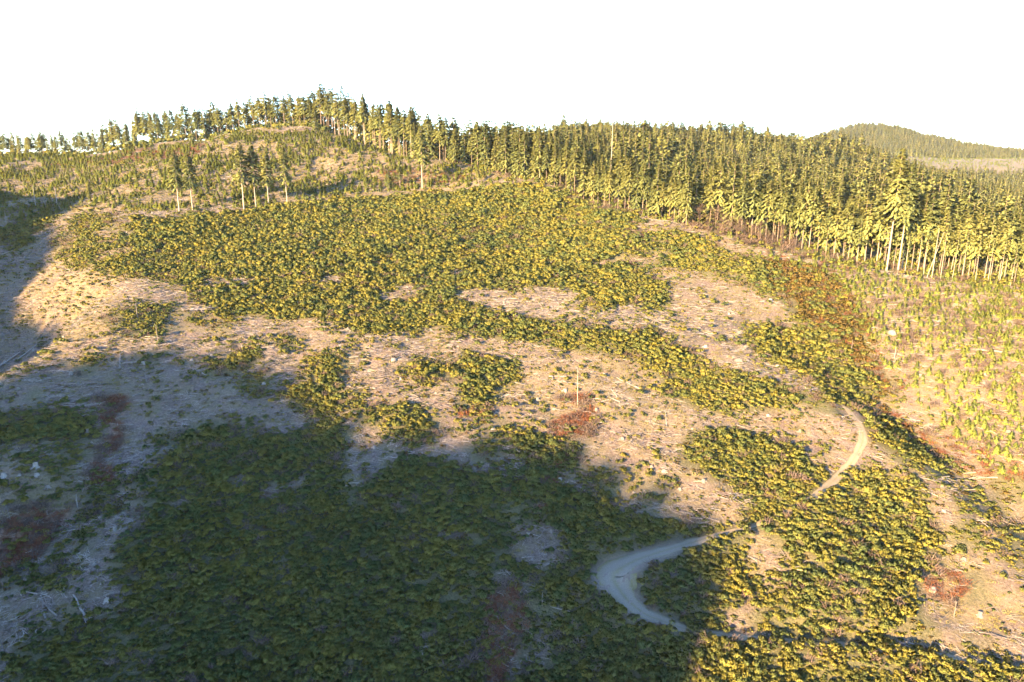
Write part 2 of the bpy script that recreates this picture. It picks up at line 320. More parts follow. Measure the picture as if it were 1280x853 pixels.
# ------------------------------------------------------------------ materials
def mat(name):
    mt = bpy.data.materials.new(name); mt.use_nodes = True
    n = mt.node_tree; n.nodes.clear(); return mt, n
def N(n, t, **k):
    o = n.nodes.new(t)
    for a, b in k.items():
        if a in o.inputs.keys() if hasattr(o.inputs, 'keys') else False: o.inputs[a].default_value = b
        else: setattr(o, a, b)
    return o
def ramp(n, fac, stops, interp='LINEAR'):
    r = n.nodes.new('ShaderNodeValToRGB'); e = r.color_ramp.elements; r.color_ramp.interpolation = interp
    while len(e) < len(stops): e.new(0.5)
    for el, (p, c) in zip(e, stops): el.position = p; el.color = (*c, 1)
    n.links.new(fac, r.inputs[0]); return r.outputs[0]
def noise(n, vec, scale, detail=4, rough=0.6):
    o = n.nodes.new('ShaderNodeTexNoise'); o.inputs['Scale'].default_value = scale; o.inputs['Detail'].default_value = detail; o.inputs['Roughness'].default_value = rough
    if vec is not None: n.links.new(vec, o.inputs['Vector'])
    return o.outputs['Fac']
def mixc(n, fac, a, b, mode='MIX'):
    o = n.nodes.new('ShaderNodeMix'); o.data_type = 'RGBA'; o.blend_type = mode
    if isinstance(fac, (int, float)): o.inputs[0].default_value = fac
    else: n.links.new(fac, o.inputs[0])
    for i, c in ((6, a), (7, b)):
        if isinstance(c, tuple): o.inputs[i].default_value = (*c, 1)
        else: n.links.new(c, o.inputs[i])
    return o.outputs[2]
def mth(n, op, a, b=None, clamp=False):
    o = n.nodes.new('ShaderNodeMath'); o.operation = op; o.use_clamp = clamp
    for i, v in enumerate((a, b)):
        if v is None: continue
        if isinstance(v, (int, float)): o.inputs[i].default_value = v
        else: n.links.new(v, o.inputs[i])
    return o.outputs[0]
def position(n): return n.nodes.new('ShaderNodeNewGeometry').outputs['Position']

def leaf_mat(name, cols, trans=0.3, patch=0.05, puff=False):
    """foliage: a colour per plant, drifting slowly over the hillside, part of the light passing through the leaf"""
    mt, n = mat(name)
    oi = n.nodes.new('ShaderNodeObjectInfo')
    pos = position(n)
    f = mth(n, 'ADD', mth(n, 'MULTIPLY', oi.outputs['Random'], 0.42), mth(n, 'MULTIPLY', noise(n, pos, patch, 3), 0.58))
    c = ramp(n, f, [(0.15 + 0.7 * i / (len(cols) - 1), k) for i, k in enumerate(cols)])
    fine = noise(n, pos, 3.0, 2)
    c = mixc(n, 0.45, c, ramp(n, fine, [(0.3, (0.45, 0.45, 0.45)), (0.7, (1.0, 1.0, 1.0))]), 'MULTIPLY')
    d = n.nodes.new('ShaderNodeBsdfDiffuse'); t = n.nodes.new('ShaderNodeBsdfTranslucent')
    n.links.new(c, d.inputs[0]); n.links.new(c, t.inputs[0])
    if puff:                              # needles and leaves face outwards from the plant's body
        at = n.nodes.new('ShaderNodeAttribute'); at.attribute_name = 'facing'
        vt = n.nodes.new('ShaderNodeVectorTransform'); vt.vector_type = 'NORMAL'; vt.convert_from = 'OBJECT'; vt.convert_to = 'WORLD'
        n.links.new(at.outputs['Vector'], vt.inputs[0]); n.links.new(vt.outputs[0], d.inputs['Normal']); n.links.new(vt.outputs[0], t.inputs['Normal'])
    ms = n.nodes.new('ShaderNodeMixShader'); ms.inputs[0].default_value = trans
    n.links.new(d.outputs[0], ms.inputs[1]); n.links.new(t.outputs[0], ms.inputs[2])
    o = n.nodes.new('ShaderNodeOutputMaterial'); n.links.new(ms.outputs[0], o.inputs[0]); return mt
def solid_mat(name, cols, scale=2.0, bump=0.0, rough=0.9, stretch=None):
    mt, n = mat(name); tc = n.nodes.new('ShaderNodeTexCoord'); oi = n.nodes.new('ShaderNodeObjectInfo')
    mp = n.nodes.new('ShaderNodeMapping'); n.links.new(tc.outputs['Object'], mp.inputs[0])
    if stretch: mp.inputs['Scale'].default_value = stretch
    nz = noise(n, mp.outputs[0], scale, 5)
    f = mth(n, 'ADD', mth(n, 'MULTIPLY', oi.outputs['Random'], 0.4), mth(n, 'MULTIPLY', nz, 0.6))
    c = ramp(n, f, [(0.2 + 0.6 * i / (len(cols) - 1), k) for i, k in enumerate(cols)])
    b = n.nodes.new('ShaderNodeBsdfPrincipled'); b.inputs['Roughness'].default_value = rough
    n.links.new(c, b.inputs['Base Color'])
    if bump:
        bp = n.nodes.new('ShaderNodeBump'); bp.inputs['Strength'].default_value = bump; bp.inputs['Distance'].default_value = 0.05
        n.links.new(nz, bp.inputs['Height']); n.links.new(bp.outputs[0], b.inputs['Normal'])
    o = n.nodes.new('ShaderNodeOutputMaterial'); n.links.new(b.outputs[0], o.inputs[0]); return mt

M = {}
M['shrub'] = leaf_mat('shrub_leaves', [(0.062, 0.096, 0.042), (0.112, 0.130, 0.042), (0.168, 0.162, 0.041), (0.225, 0.192, 0.039)], 0.22, 0.06, True)
M['shrub_dull'] = leaf_mat('dull_shrub_leaves', [(0.076, 0.064, 0.025), (0.119, 0.085, 0.030), (0.145, 0.098, 0.034)], 0.22, 0.08, True)
M['fir'] = leaf_mat('fir_needles', [(0.088, 0.116, 0.052), (0.156, 0.174, 0.064), (0.222, 0.222, 0.076)], 0.2, 0.02, True)
M['young'] = leaf_mat('young_fir_needles', [(0.105, 0.142, 0.034), (0.155, 0.188, 0.042), (0.205, 0.220, 0.050)], 0.22, 0.05, True)
M['bracken'] = leaf_mat('dead_bracken', [(0.075, 0.034, 0.022), (0.125, 0.052, 0.030), (0.18, 0.078, 0.040)], 0.2, 0.2)
M['twig'] = leaf_mat('bare_twigs', [(0.061, 0.043, 0.037), (0.086, 0.063, 0.053), (0.119, 0.088, 0.072)], 0.1, 0.1)
M['drygrass'] = leaf_mat('dry_grass', [(0.122, 0.101, 0.047), (0.173, 0.144, 0.065), (0.144, 0.144, 0.058)], 0.3, 0.1)
M['slash'] = solid_mat('weathered_slash', [(0.054, 0.041, 0.034), (0.136, 0.112, 0.099), (0.224, 0.197, 0.177)], 3.0)
M['bark'] = solid_mat('fir_bark', [(0.072, 0.054, 0.042), (0.122, 0.094, 0.072), (0.180, 0.144, 0.112)], 2.0, 0.5, 0.9, (1, 1, 0.15))
M['palebark'] = solid_mat('bleached_bark', [(0.130, 0.101, 0.079), (0.180, 0.144, 0.115), (0.238, 0.202, 0.166)], 2.0, 0.4, 0.85, (1, 1, 0.15))
M['deadwood'] = solid_mat('bleached_wood', [(0.068, 0.056, 0.048), (0.116, 0.099, 0.085), (0.184, 0.163, 0.143)], 3.0, 0.5, 0.85, (1, 1, 0.2))
M['cutface'] = solid_mat('sawn_wood', [(0.082, 0.061, 0.044), (0.122, 0.095, 0.071), (0.177, 0.146, 0.116)], 6.0)
M['rock'] = solid_mat('pale_rock', [(0.075, 0.066, 0.058), (0.112, 0.101, 0.088), (0.163, 0.150, 0.136)], 1.5, 0.6)

def ground_mat():
    mt, n = mat('hillside_soil'); pos = position(n)
    def attr(a):
        o = n.nodes.new('ShaderNodeAttribute'); o.attribute_name = a; return o.outputs['Fac']
    n1 = noise(n, pos, 0.25, 6, 0.65); n2 = noise(n, pos, 1.8, 5, 0.7); n3 = noise(n, pos, 6.0, 3, 0.7)
    soil = ramp(n, n2, [(0.30, (0.030, 0.020, 0.018)), (0.44, (0.072, 0.051, 0.047)), (0.58, (0.108, 0.081, 0.076)), (0.74, (0.182, 0.150, 0.144))])
    moss = ramp(n, n3, [(0.3, (0.056, 0.053, 0.021)), (0.7, (0.126, 0.115, 0.044))])
    c = mixc(n, mth(n, 'MULTIPLY', ramp(n, n1, [(0.40, (0, 0, 0)), (0.60, (1, 1, 1))]), 0.42), soil, moss)
    straw = ramp(n, n3, [(0.3, (0.084, 0.069, 0.034)), (0.7, (0.155, 0.122, 0.066))])
    c = mixc(n, mth(n, 'MULTIPLY', attr('grass'), ramp(n, n2, [(0.35, (0.3, 0.3, 0.3)), (0.6, (1, 1, 1))])), c, straw)
    redc = ramp(n, n2, [(0.3, (0.075, 0.034, 0.022)), (0.7, (0.180, 0.075, 0.041))])
    c = mixc(n, mth(n, 'MULTIPLY', attr('red'), 0.45), c, redc)
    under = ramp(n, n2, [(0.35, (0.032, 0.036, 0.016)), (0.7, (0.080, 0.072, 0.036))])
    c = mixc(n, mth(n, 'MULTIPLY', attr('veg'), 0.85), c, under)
    grav = ramp(n, n3, [(0.3, (0.091, 0.073, 0.063)), (0.7, (0.140, 0.115, 0.101))])
    c = mixc(n, attr('gravel'), c, grav)
    b = n.nodes.new('ShaderNodeBsdfPrincipled'); b.inputs['Roughness'].default_value = 0.95; b.inputs['Specular IOR Level'].default_value = 0.1
    n.links.new(c, b.inputs['Base Color'])
    bp = n.nodes.new('ShaderNodeBump'); bp.inputs['Strength'].default_value = 0.9; bp.inputs['Distance'].default_value = 0.45
    n.links.new(mth(n, 'ADD', n2, mth(n, 'MULTIPLY', n3, 0.4)), bp.inputs['Height']); n.links.new(bp.outputs[0], b.inputs['Normal'])
    o = n.nodes.new('ShaderNodeOutputMaterial'); n.links.new(b.outputs[0], o.inputs[0]); return mt
M['ground'] = ground_mat()
def road_mat():
    mt, n = mat('road_gravel'); pos = position(n)
    at = n.nodes.new('ShaderNodeAttribute'); at.attribute_name = 'across'
    wd = n.nodes.new('ShaderNodeAttribute'); wd.attribute_name = 'openness'
    n1 = noise(n, pos, 1.3, 5, 0.7); n2 = noise(n, pos, 7.0, 4, 0.7)
    a = mth(n, 'ADD', at.outputs['Fac'], mth(n, 'MULTIPLY', mth(n, 'SUBTRACT', n1, 0.5), 0.5))      # distance from the middle, 0..1
    stone = ramp(n, n2, [(0.3, (0.085, 0.074, 0.062)), (0.55, (0.120, 0.106, 0.090)), (0.75, (0.165, 0.148, 0.128))])
    dirt = ramp(n, n2, [(0.3, (0.090, 0.072, 0.054)), (0.7, (0.162, 0.132, 0.099))])
    weed = ramp(n, n2, [(0.3, (0.060, 0.056, 0.022)), (0.7, (0.120, 0.105, 0.045))])
    c = mixc(n, wd.outputs['Fac'], dirt, stone)
    rut = ramp(n, a, [(0.0, (0.55, 0.55, 0.55)), (0.22, (0.1, 0.1, 0.1)), (0.45, (0, 0, 0)), (0.75, (0.25, 0.25, 0.25)), (1.0, (1, 1, 1))])
    c = mixc(n, rut, c, weed)
    b = n.nodes.new('ShaderNodeBsdfPrincipled'); b.inputs['Roughness'].default_value = 0.95; b.inputs['Specular IOR Level'].default_value = 0.1
    n.links.new(c, b.inputs['Base Color'])
    bp = n.nodes.new('ShaderNodeBump'); bp.inputs['Strength'].default_value = 0.6; bp.inputs['Distance'].default_value = 0.15
    n.links.new(mth(n, 'ADD', n1, n2), bp.inputs['Height']); n.links.new(bp.outputs[0], b.inputs['Normal'])
    o = n.nodes.new('ShaderNodeOutputMaterial'); n.links.new(b.outputs[0], o.inputs[0]); return mt
M['gravel'] = road_mat()

# ------------------------------------------------------------------ objects
def tag(o, label=None, cat=None, group=None, kind=None):
    if label: o['label'] = label
    if cat: o['category'] = cat
    if group: o['group'] = group
    if kind: o['kind'] = kind
    return o
def mesh_of(name, v, f, mats, mi=None, smooth=False, facing=None):
    """numpy verts, list/array of equal faces (or list of arrays)"""
    me = bpy.data.meshes.new(name)
    fs = f if isinstance(f, list) else [f]
    v = np.asarray(v, np.float32)
    me.vertices.add(len(v)); me.vertices.foreach_set('co', v.ravel())
    loops = np.concatenate([np.asarray(a, np.int32).ravel() for a in fs]); tot = np.concatenate([np.full(len(a), np.asarray(a).shape[1], np.int32) for a in fs])
    me.loops.add(len(loops)); me.loops.foreach_set('vertex_index', loops)
    me.polygons.add(len(tot)); st = np.r_[0, np.cumsum(tot)[:-1]].astype(np.int32)
    me.polygons.foreach_set('loop_start', st); me.polygons.foreach_set('loop_total', tot)
    for m_ in (mats if isinstance(mats, list) else [mats]): me.materials.append(m_)
    if mi is not None: me.polygons.foreach_set('material_index', np.asarray(mi, np.int32))
    if smooth: me.polygons.foreach_set('use_smooth', np.ones(len(tot), bool))
    if facing is not None:
        fv = np.asarray(facing, np.float32); fv = fv / (np.linalg.norm(fv, axis=1)[:, None] + 1e-6)
        me.attributes.new('facing', 'FLOAT_VECTOR', 'POINT').data.foreach_set('vector', fv.ravel())
    me.update(calc_edges=True); me.validate(); return me
def link(name, data, parent=None):
    o = bpy.data.objects.new(name, data); COL.objects.link(o)
    if parent: o.parent = parent
    return o

# ground sheet
ny, nx = XX.shape
idx = np.arange(nx * ny).reshape(ny, nx)
F4 = np.stack([idx[:-1, :-1], idx[:-1, 1:], idx[1:, 1:], idx[1:, :-1]], -1).reshape(-1, 4)
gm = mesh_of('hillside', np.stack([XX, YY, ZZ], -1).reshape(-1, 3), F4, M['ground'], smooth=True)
x_, y_ = XX.ravel(), YY.ravel()
zone = near_view(x_, y_, ZZ.ravel()) & ((y_ < 560) | ((y_ > 1000) & (y_ < 1500)))
def put_attr(name, fn, soft=True):
    a = np.zeros(len(x_), np.float32); a[zone] = fn(x_[zone], y_[zone])
    g = a.reshape(ny, nx)
    for _ in range(2 if soft else 0):
        g[1:-1, 1:-1] = (g[1:-1, 1:-1] * 2 + g[:-2, 1:-1] + g[2:, 1:-1] + g[1:-1, :-2] + g[1:-1, 2:]) / 6
    at = gm.attributes.new(name, 'FLOAT', 'POINT'); at.data.foreach_set('value', g.ravel())
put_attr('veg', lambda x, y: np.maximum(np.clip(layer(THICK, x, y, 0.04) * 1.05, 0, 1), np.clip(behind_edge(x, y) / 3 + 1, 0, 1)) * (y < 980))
put_attr('red', lambda x, y: layer(RED, x, y))
put_attr('grass', lambda x, y: np.where(y > 980, 0.8, layer(GRASS, x, y, 0.12)))
def _grav(x, y):
    d, z, w = road_dist(x, y); return np.clip(1 - (d - w * 0.5) / 1.2, 0, 1) * np.clip((w - 2.2) / 1.4, 0, 1)
put_attr('gravel', _grav)
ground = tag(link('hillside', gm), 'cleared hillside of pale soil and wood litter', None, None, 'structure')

# road ribbon
t_ = np.gradient(road[:, :2], axis=0); t_ /= np.linalg.norm(t_, axis=1)[:, None]
nrm = np.c_[-t_[:, 1], t_[:, 0]]
ks = np.linspace(-0.5, 0.5, 9); rv = []
for i, r in enumerate(road):
    for k in ks:
        w = r[3] * (1 + 0.5 * (vnoise(i * 0.16, 3.0 * (k > 0), 3) - 0.5) + 0.35 * (vnoise(i * 0.6, 5.0 * (k > 0), 4) - 0.5))
        p = r[:2] + nrm[i] * k * w
        rv.append((p[0], p[1], float(gz(p[0], p[1])) + 0.05 - 0.10 * (abs(k) > 0.49)))
ri = np.arange(len(rv)).reshape(-1, 9)
rf = np.stack([ri[:-1, :-1], ri[:-1, 1:], ri[1:, 1:], ri[1:, :-1]], -1).reshape(-1, 4)[:, ::-1]
rm = mesh_of('gravel_road', rv, rf, M['gravel'], smooth=True)
rm.attributes.new('across', 'FLOAT', 'POINT').data.foreach_set('value', np.tile(np.abs(ks) * 2, len(road)).astype(np.float32))
rm.attributes.new('openness', 'FLOAT', 'POINT').data.foreach_set('value', np.repeat(np.clip((road[:, 3] - 2.2) / 1.4, 0, 1), 9).astype(np.float32))
tag(link('gravel_road', rm), 'pale gravel logging road bending round a hairpin', None, None, 'structure')

# ------------------------------------------------------------------ plant meshes
def rot_z(a): c, s = np.cos(a), np.sin(a); return np.array([[c, -s, 0], [s, c, 0], [0, 0, 1]])
def shrub_mesh(name, seed, n=300, m='shrub', tall=1.0, leaf=0.30):
    g = np.random.default_rng(seed); V_, F_ = [], []
    L = 7; lob = np.c_[g.normal(0, 0.36, L), g.normal(0, 0.36, L), g.uniform(0.45, 1.0, L) * tall]; lr = g.uniform(0.30, 0.48, L)
    k = g.integers(0, L, n)
    d = g.normal(size=(n, 3)); d[:, 2] = np.abs(d[:, 2]) * 0.9 - 0.35; d /= np.linalg.norm(d, axis=1)[:, None]
    p = lob[k] + d * (lr[k] * g.uniform(0.65, 1.08, n))[:, None]; p[:, 2] = np.maximum(p[:, 2], 0.02)
    up = d * 0.35 + np.array([0, 0, 0.8]) + g.normal(0, 0.35, (n, 3)); up /= np.linalg.norm(up, axis=1)[:, None]
    sd_ = np.cross(up, d + g.normal(0, 0.45, (n, 3))); sd_ /= np.linalg.norm(sd_, axis=1)[:, None]
    l = leaf * g.uniform(0.6, 1.3, n)[:, None]; w = l * 0.34
    v = np.stack([p - up * l * 0.4, p + sd_ * w, p + up * l * 0.6, p - sd_ * w], 1).reshape(-1, 3)
    f = np.arange(4 * n).reshape(-1, 4)
    fc = np.repeat(d + np.array([0, 0, 0.22]) + g.normal(0, 0.30, (n, 3)), 4, 0)
    return mesh_of(name, v, f, M[m], facing=fc)
def tube(p0, p1, r0, r1, k=6, wob=0.0, g=None, seg=1):
    p0, p1 = np.array(p0, float), np.array(p1, float); ax = p1 - p0; L = np.linalg.norm(ax); ax /= L
    a = np.cross(ax, [0, 0, 1] if abs(ax[2]) < 0.9 else [1, 0, 0]); a /= np.linalg.norm(a); b = np.cross(ax, a); v = []
    for i in range(seg + 1):
        t = i / seg; c = p0 + (p1 - p0) * t
        if g is not None and 0 < i: c = c + (a * g.normal() + b * g.normal()) * wob
        r = r0 + (r1 - r0) * t
        for j in range(k):
            q = 2 * math.pi * j / k; v.append(c + (a * math.cos(q) + b * math.sin(q)) * r)
    f = [[i * k + j, i * k + (j + 1) % k, (i + 1) * k + (j + 1) % k, (i + 1) * k + j] for i in range(seg) for j in range(k)]
    return np.array(v), np.array(f)
def merge(parts):
    vs, fs, o = [], [], 0
    for v, f in parts: vs.append(v); fs.append(f + o); o += len(v)
    return np.concatenate(vs), np.concatenate(fs)
def conifer_parts(seed, h=1.0, base=0.4, rad=0.16, nb=100, spray=8, shape=1.0, ragged=0.35, thick=0.010, leafw=0.36, leafl=1.0, cap=1.0):
    """unit-height fir: (trunk verts, faces), (crown verts, faces)"""
    g = np.random.default_rng(seed)
    tv, tf = tube((0, 0, -0.02), (0, 0, 0.97), thick, thick * 0.15, 7, 0.0012, g, 8)
    if base > 0.3:                                    # dead branch stubs on the bare trunk
        st = []
        for i in range(10):
            z = g.uniform(0.15, base + 0.05); a = g.uniform(0, 6.28); L = g.uniform(0.02, 0.07)
            st.append(tube((0, 0, z), (math.cos(a) * L, math.sin(a) * L, z - 0.01), thick * 0.25, thick * 0.08, 3))
        tv, tf = merge([(tv, tf)] + st)
    t = np.sort(g.uniform(0, 1, nb) ** 0.85)           # 0 at crown base, 1 at tip
    z = base + (0.985 - base) * t
    phi = np.arange(nb) * 2.399 + g.normal(0, 0.5, nb)
    prof = np.minimum(1.0, (1 - t) ** 0.85 * 1.15) * np.clip(0.55 + t * 3.0, 0, 1) ** shape
    L = rad * prof * g.uniform(1 - ragged, 1.1, nb) + 0.012
    pit = -0.35 + 0.75 * t + g.normal(0, 0.12, nb)
    D = np.c_[np.cos(phi) * np.cos(pit), np.sin(phi) * np.cos(pit), np.sin(pit)]
    P0 = np.c_[np.zeros(nb), np.zeros(nb), z]
    s = g.uniform(0.18, 1.0, (nb, spray)); s[:, 0] = 0.9
    sag = -0.22 * s ** 2 * L[:, None]
    pos = P0[:, None] + D[:, None] * (s * L[:, None])[..., None]; pos[..., 2] += sag
    yaw = phi[:, None] + g.uniform(-0.95, 0.95, (nb, spray)); yaw[:, 0] = phi
    pt = pit[:, None] - 0.25 + g.normal(0, 0.30, (nb, spray))
    d = np.stack([np.cos(yaw) * np.cos(pt), np.sin(yaw) * np.cos(pt), np.sin(pt)], -1)
    ln = ((L[:, None] * g.uniform(0.32, 0.55, (nb, spray)) + 0.014) * leafl)[..., None]; ln = np.minimum(ln, cap * g.uniform(0.7, 1.2, ln.shape))
    side = np.stack([-np.sin(yaw), np.cos(yaw), g.normal(0, 0.95, yaw.shape)], -1); side /= np.linalg.norm(side, axis=-1)[..., None]
    w = ln * leafw
    v = np.stack([pos - d * ln * 0.35, pos + side * w, pos + d * ln * 0.75, pos - side * w], 2).reshape(-1, 3)
    f = np.arange(len(v)).reshape(-1, 4)
    out = np.stack([np.cos(yaw), np.sin(yaw), np.full(yaw.shape, 0.75)], -1) * 0.55 + np.stack([np.cos(phi), np.sin(phi), np.zeros(nb)], -1)[:, None] * 0.6 + g.normal(0, 0.32, d.shape)
    fc = np.repeat(out.reshape(-1, 3), 4, 0)
    return (tv, tf), (v, f), fc
def whole_conifer(name, seed, **k):
    (tv, tf), (cv, cf), fc = conifer_parts(seed, **k)
    v, f = merge([(tv, tf), (cv, cf)])
    return mesh_of(name, v, f, [M['bark'], M['fir']], np.r_[np.zeros(len(tf)), np.ones(len(cf))], facing=np.r_[np.tile([1.0, 0, 0], (len(tv), 1)), fc])
def young_mesh(name, seed):
    (tv, tf), (cv, cf), fc = conifer_parts(seed, base=0.03, rad=0.27, nb=80, spray=9, shape=0.15, ragged=0.2, thick=0.014, leafw=0.42, cap=0.15)
    v, f = merge([(tv, tf), (cv, cf)])
    return mesh_of(name, v, f, [M['bark'], M['young']], np.r_[np.zeros(len(tf)), np.ones(len(cf))], facing=np.r_[np.tile([1.0, 0, 0], (len(tv), 1)), fc])
def stick_mesh(name, seed, n=14, size=1.0, m='slash'):
    g = np.random.default_rng(seed); ps = []
    for i in range(n):
        c = g.normal(0, 0.7, 2) * size; a = g.uniform(0, 6.28); L = g.uniform(0.5, 1.8) * size; r = g.uniform(0.015, 0.05) * size; e = g.uniform(-0.05, 0.18)
        d = np.array([math.cos(a), math.sin(a), e]) * L / 2; p = np.array([c[0], c[1], 0.06 + abs(d[2])])
        ps.append(tube(p - d, p + d, r, r * 0.5, 4))
    v, f = merge(ps); return mesh_of(name, v, f, M[m])
def tuft_mesh(name, seed, n=40, m='drygrass'):
    g = np.random.default_rng(seed); p = np.c_[g.normal(0, 0.28, n), g.normal(0, 0.28, n), np.zeros(n)]
    up = np.c_[g.normal(0, 0.45, n), g.normal(0, 0.45, n), np.ones(n)]; l = g.uniform(0.15, 0.42, n)[:, None]
    a = g.uniform(0, 6.28, n); s = np.c_[np.cos(a), np.sin(a), np.zeros(n)] * 0.06
    v = np.stack([p - s, p + s, p + up * l], 1).reshape(-1, 3)
    return mesh_of(name, v, np.arange(3 * n).reshape(-1, 3), M[m])
def twiggy_mesh(name, seed, n=70, m='bracken', h=0.9):
    g = np.random.default_rng(seed); p = np.c_[g.normal(0, 0.4, n), g.normal(0, 0.4, n), g.uniform(0, h * 0.6, n)]
    up = np.c_[g.normal(0, 0.7, n), g.normal(0, 0.7, n), g.uniform(0.3, 1, n)]; l = g.uniform(0.2, 0.6, n)[:, None] * h
    a = g.uniform(0, 6.28, n); s = np.c_[np.cos(a), np.sin(a), np.zeros(n)] * 0.05
    v = np.stack([p - s, p + s, p + up * l + s * 0.4, p + up * l - s * 0.4], 1).reshape(-1, 3)
    return mesh_of(name, v, np.arange(4 * n).reshape(-1, 4), M[m])
def alder_parts(seed):
    """unit-height leafless broadleaf tree: trunk, branches"""
    g = np.random.default_rng(seed)
    tr = tube((0, 0, -0.02), (g.normal(0, 0.03), g.normal(0, 0.03), 0.8), 0.012, 0.004, 6, 0.008, g, 6); br = []
    for i in range(34):
        z = g.uniform(0.28, 0.8); a = g.uniform(0, 6.28); L = g.uniform(0.16, 0.34) * (1.15 - 0.5 * z); e = g.uniform(0.4, 1.1)
        p0 = np.array([0, 0, z]); p1 = p0 + np.array([math.cos(a) * math.cos(e), math.sin(a) * math.cos(e), math.sin(e)]) * L
        br.append(tube(p0, p1, 0.004, 0.0018, 3))
        for j in range(5):
            q0 = p0 + (p1 - p0) * g.uniform(0.35, 1); q1 = q0 + g.normal(0, 0.5, 3) * [1, 1, 0.6] * L * 0.4 + np.array([0, 0, L * 0.25])
            br.append(tube(q0, q1, 0.0022, 0.0009, 3))
            for _ in range(2):
                r0 = q0 + (q1 - q0) * g.uniform(0.3, 1); r1 = r0 + g.normal(0, 0.4, 3) * L * 0.3 + np.array([0, 0, L * 0.12])
                br.append(tube(r0, r1, 0.0014, 0.0008, 3))
    return tr, merge(br)

# ------------------------------------------------------------------ masses too many to count: points that carry copies of a few meshes
def scatter(name, pts, rotz, scl, meshes, label, tilt=0.0, which=None):
    n = len(pts); me = bpy.data.meshes.new(name); me.vertices.add(n); me.vertices.foreach_set('co', np.asarray(pts, np.float32).ravel())
    g = np.random.default_rng(n)
    rt = np.c_[g.normal(0, tilt, n) if tilt else np.zeros(n), g.normal(0, tilt, n) if tilt else np.zeros(n), rotz]
    s = np.asarray(scl, np.float32); s = np.repeat(s[:, None], 3, 1) if s.ndim == 1 else s
    me.attributes.new('turn', 'FLOAT_VECTOR', 'POINT').data.foreach_set('vector', rt.astype(np.float32).ravel())
    me.attributes.new('size', 'FLOAT_VECTOR', 'POINT').data.foreach_set('vector', s.astype(np.float32).ravel())
    me.attributes.new('which', 'INT', 'POINT').data.foreach_set('value', (which if which is not None else g.integers(0, len(meshes), n)).astype(np.int32))
    o = tag(link(name, me), label, None, None, 'stuff')
    ng = bpy.data.node_groups.new(name, 'GeometryNodeTree')
    ng.interface.new_socket('Geometry', in_out='INPUT', socket_type='NodeSocketGeometry'); ng.interface.new_socket('Geometry', in_out='OUTPUT', socket_type='NodeSocketGeometry')
    nn, ll = ng.nodes, ng.links
    gi = nn.new('NodeGroupInput'); go = nn.new('NodeGroupOutput'); jn = nn.new('GeometryNodeJoinGeometry')
    for m_ in reversed(meshes):
        src = bpy.data.objects.new(name + '_source', m_)
        oi = nn.new('GeometryNodeObjectInfo'); oi.inputs['Object'].default_value = src
        gt = nn.new('GeometryNodeGeometryToInstance'); ll.new(oi.outputs['Geometry'], gt.inputs[0]); ll.new(gt.outputs[0], jn.inputs[0])
    ip = nn.new('GeometryNodeInstanceOnPoints'); ip.inputs['Pick Instance'].default_value = True
    def na(a, t):
        x = nn.new('GeometryNodeInputNamedAttribute'); x.data_type = t; x.inputs['Name'].default_value = a; return x.outputs[0]
    ll.new(gi.outputs[0], ip.inputs['Points']); ll.new(jn.outputs[0], ip.inputs['Instance'])
    ll.new(na('which', 'INT'), ip.inputs['Instance Index'])
    e2r = nn.new('FunctionNodeEulerToRotation'); ll.new(na('turn', 'FLOAT_VECTOR'), e2r.inputs[0]); ll.new(e2r.outputs[0], ip.inputs['Rotation'])
    ll.new(na('size', 'FLOAT_VECTOR'), ip.inputs['Scale']); ll.new(ip.outputs[0], go.inputs[0])
    md = o.modifiers.new('copies', 'NODES'); md.node_group = ng
    return o
def jitter(x0, x1, y0, y1, sp):
    gx, gy = np.meshgrid(np.arange(x0, x1, sp), np.arange(y0, y1, sp)); n = gx.size
    gx = gx + (np.arange(gx.shape[0]) % 2)[:, None] * sp * 0.5
    return gx.ravel() + rng.uniform(-0.45, 0.45, n) * sp, gy.ravel() + rng.uniform(-0.45, 0.45, n) * sp

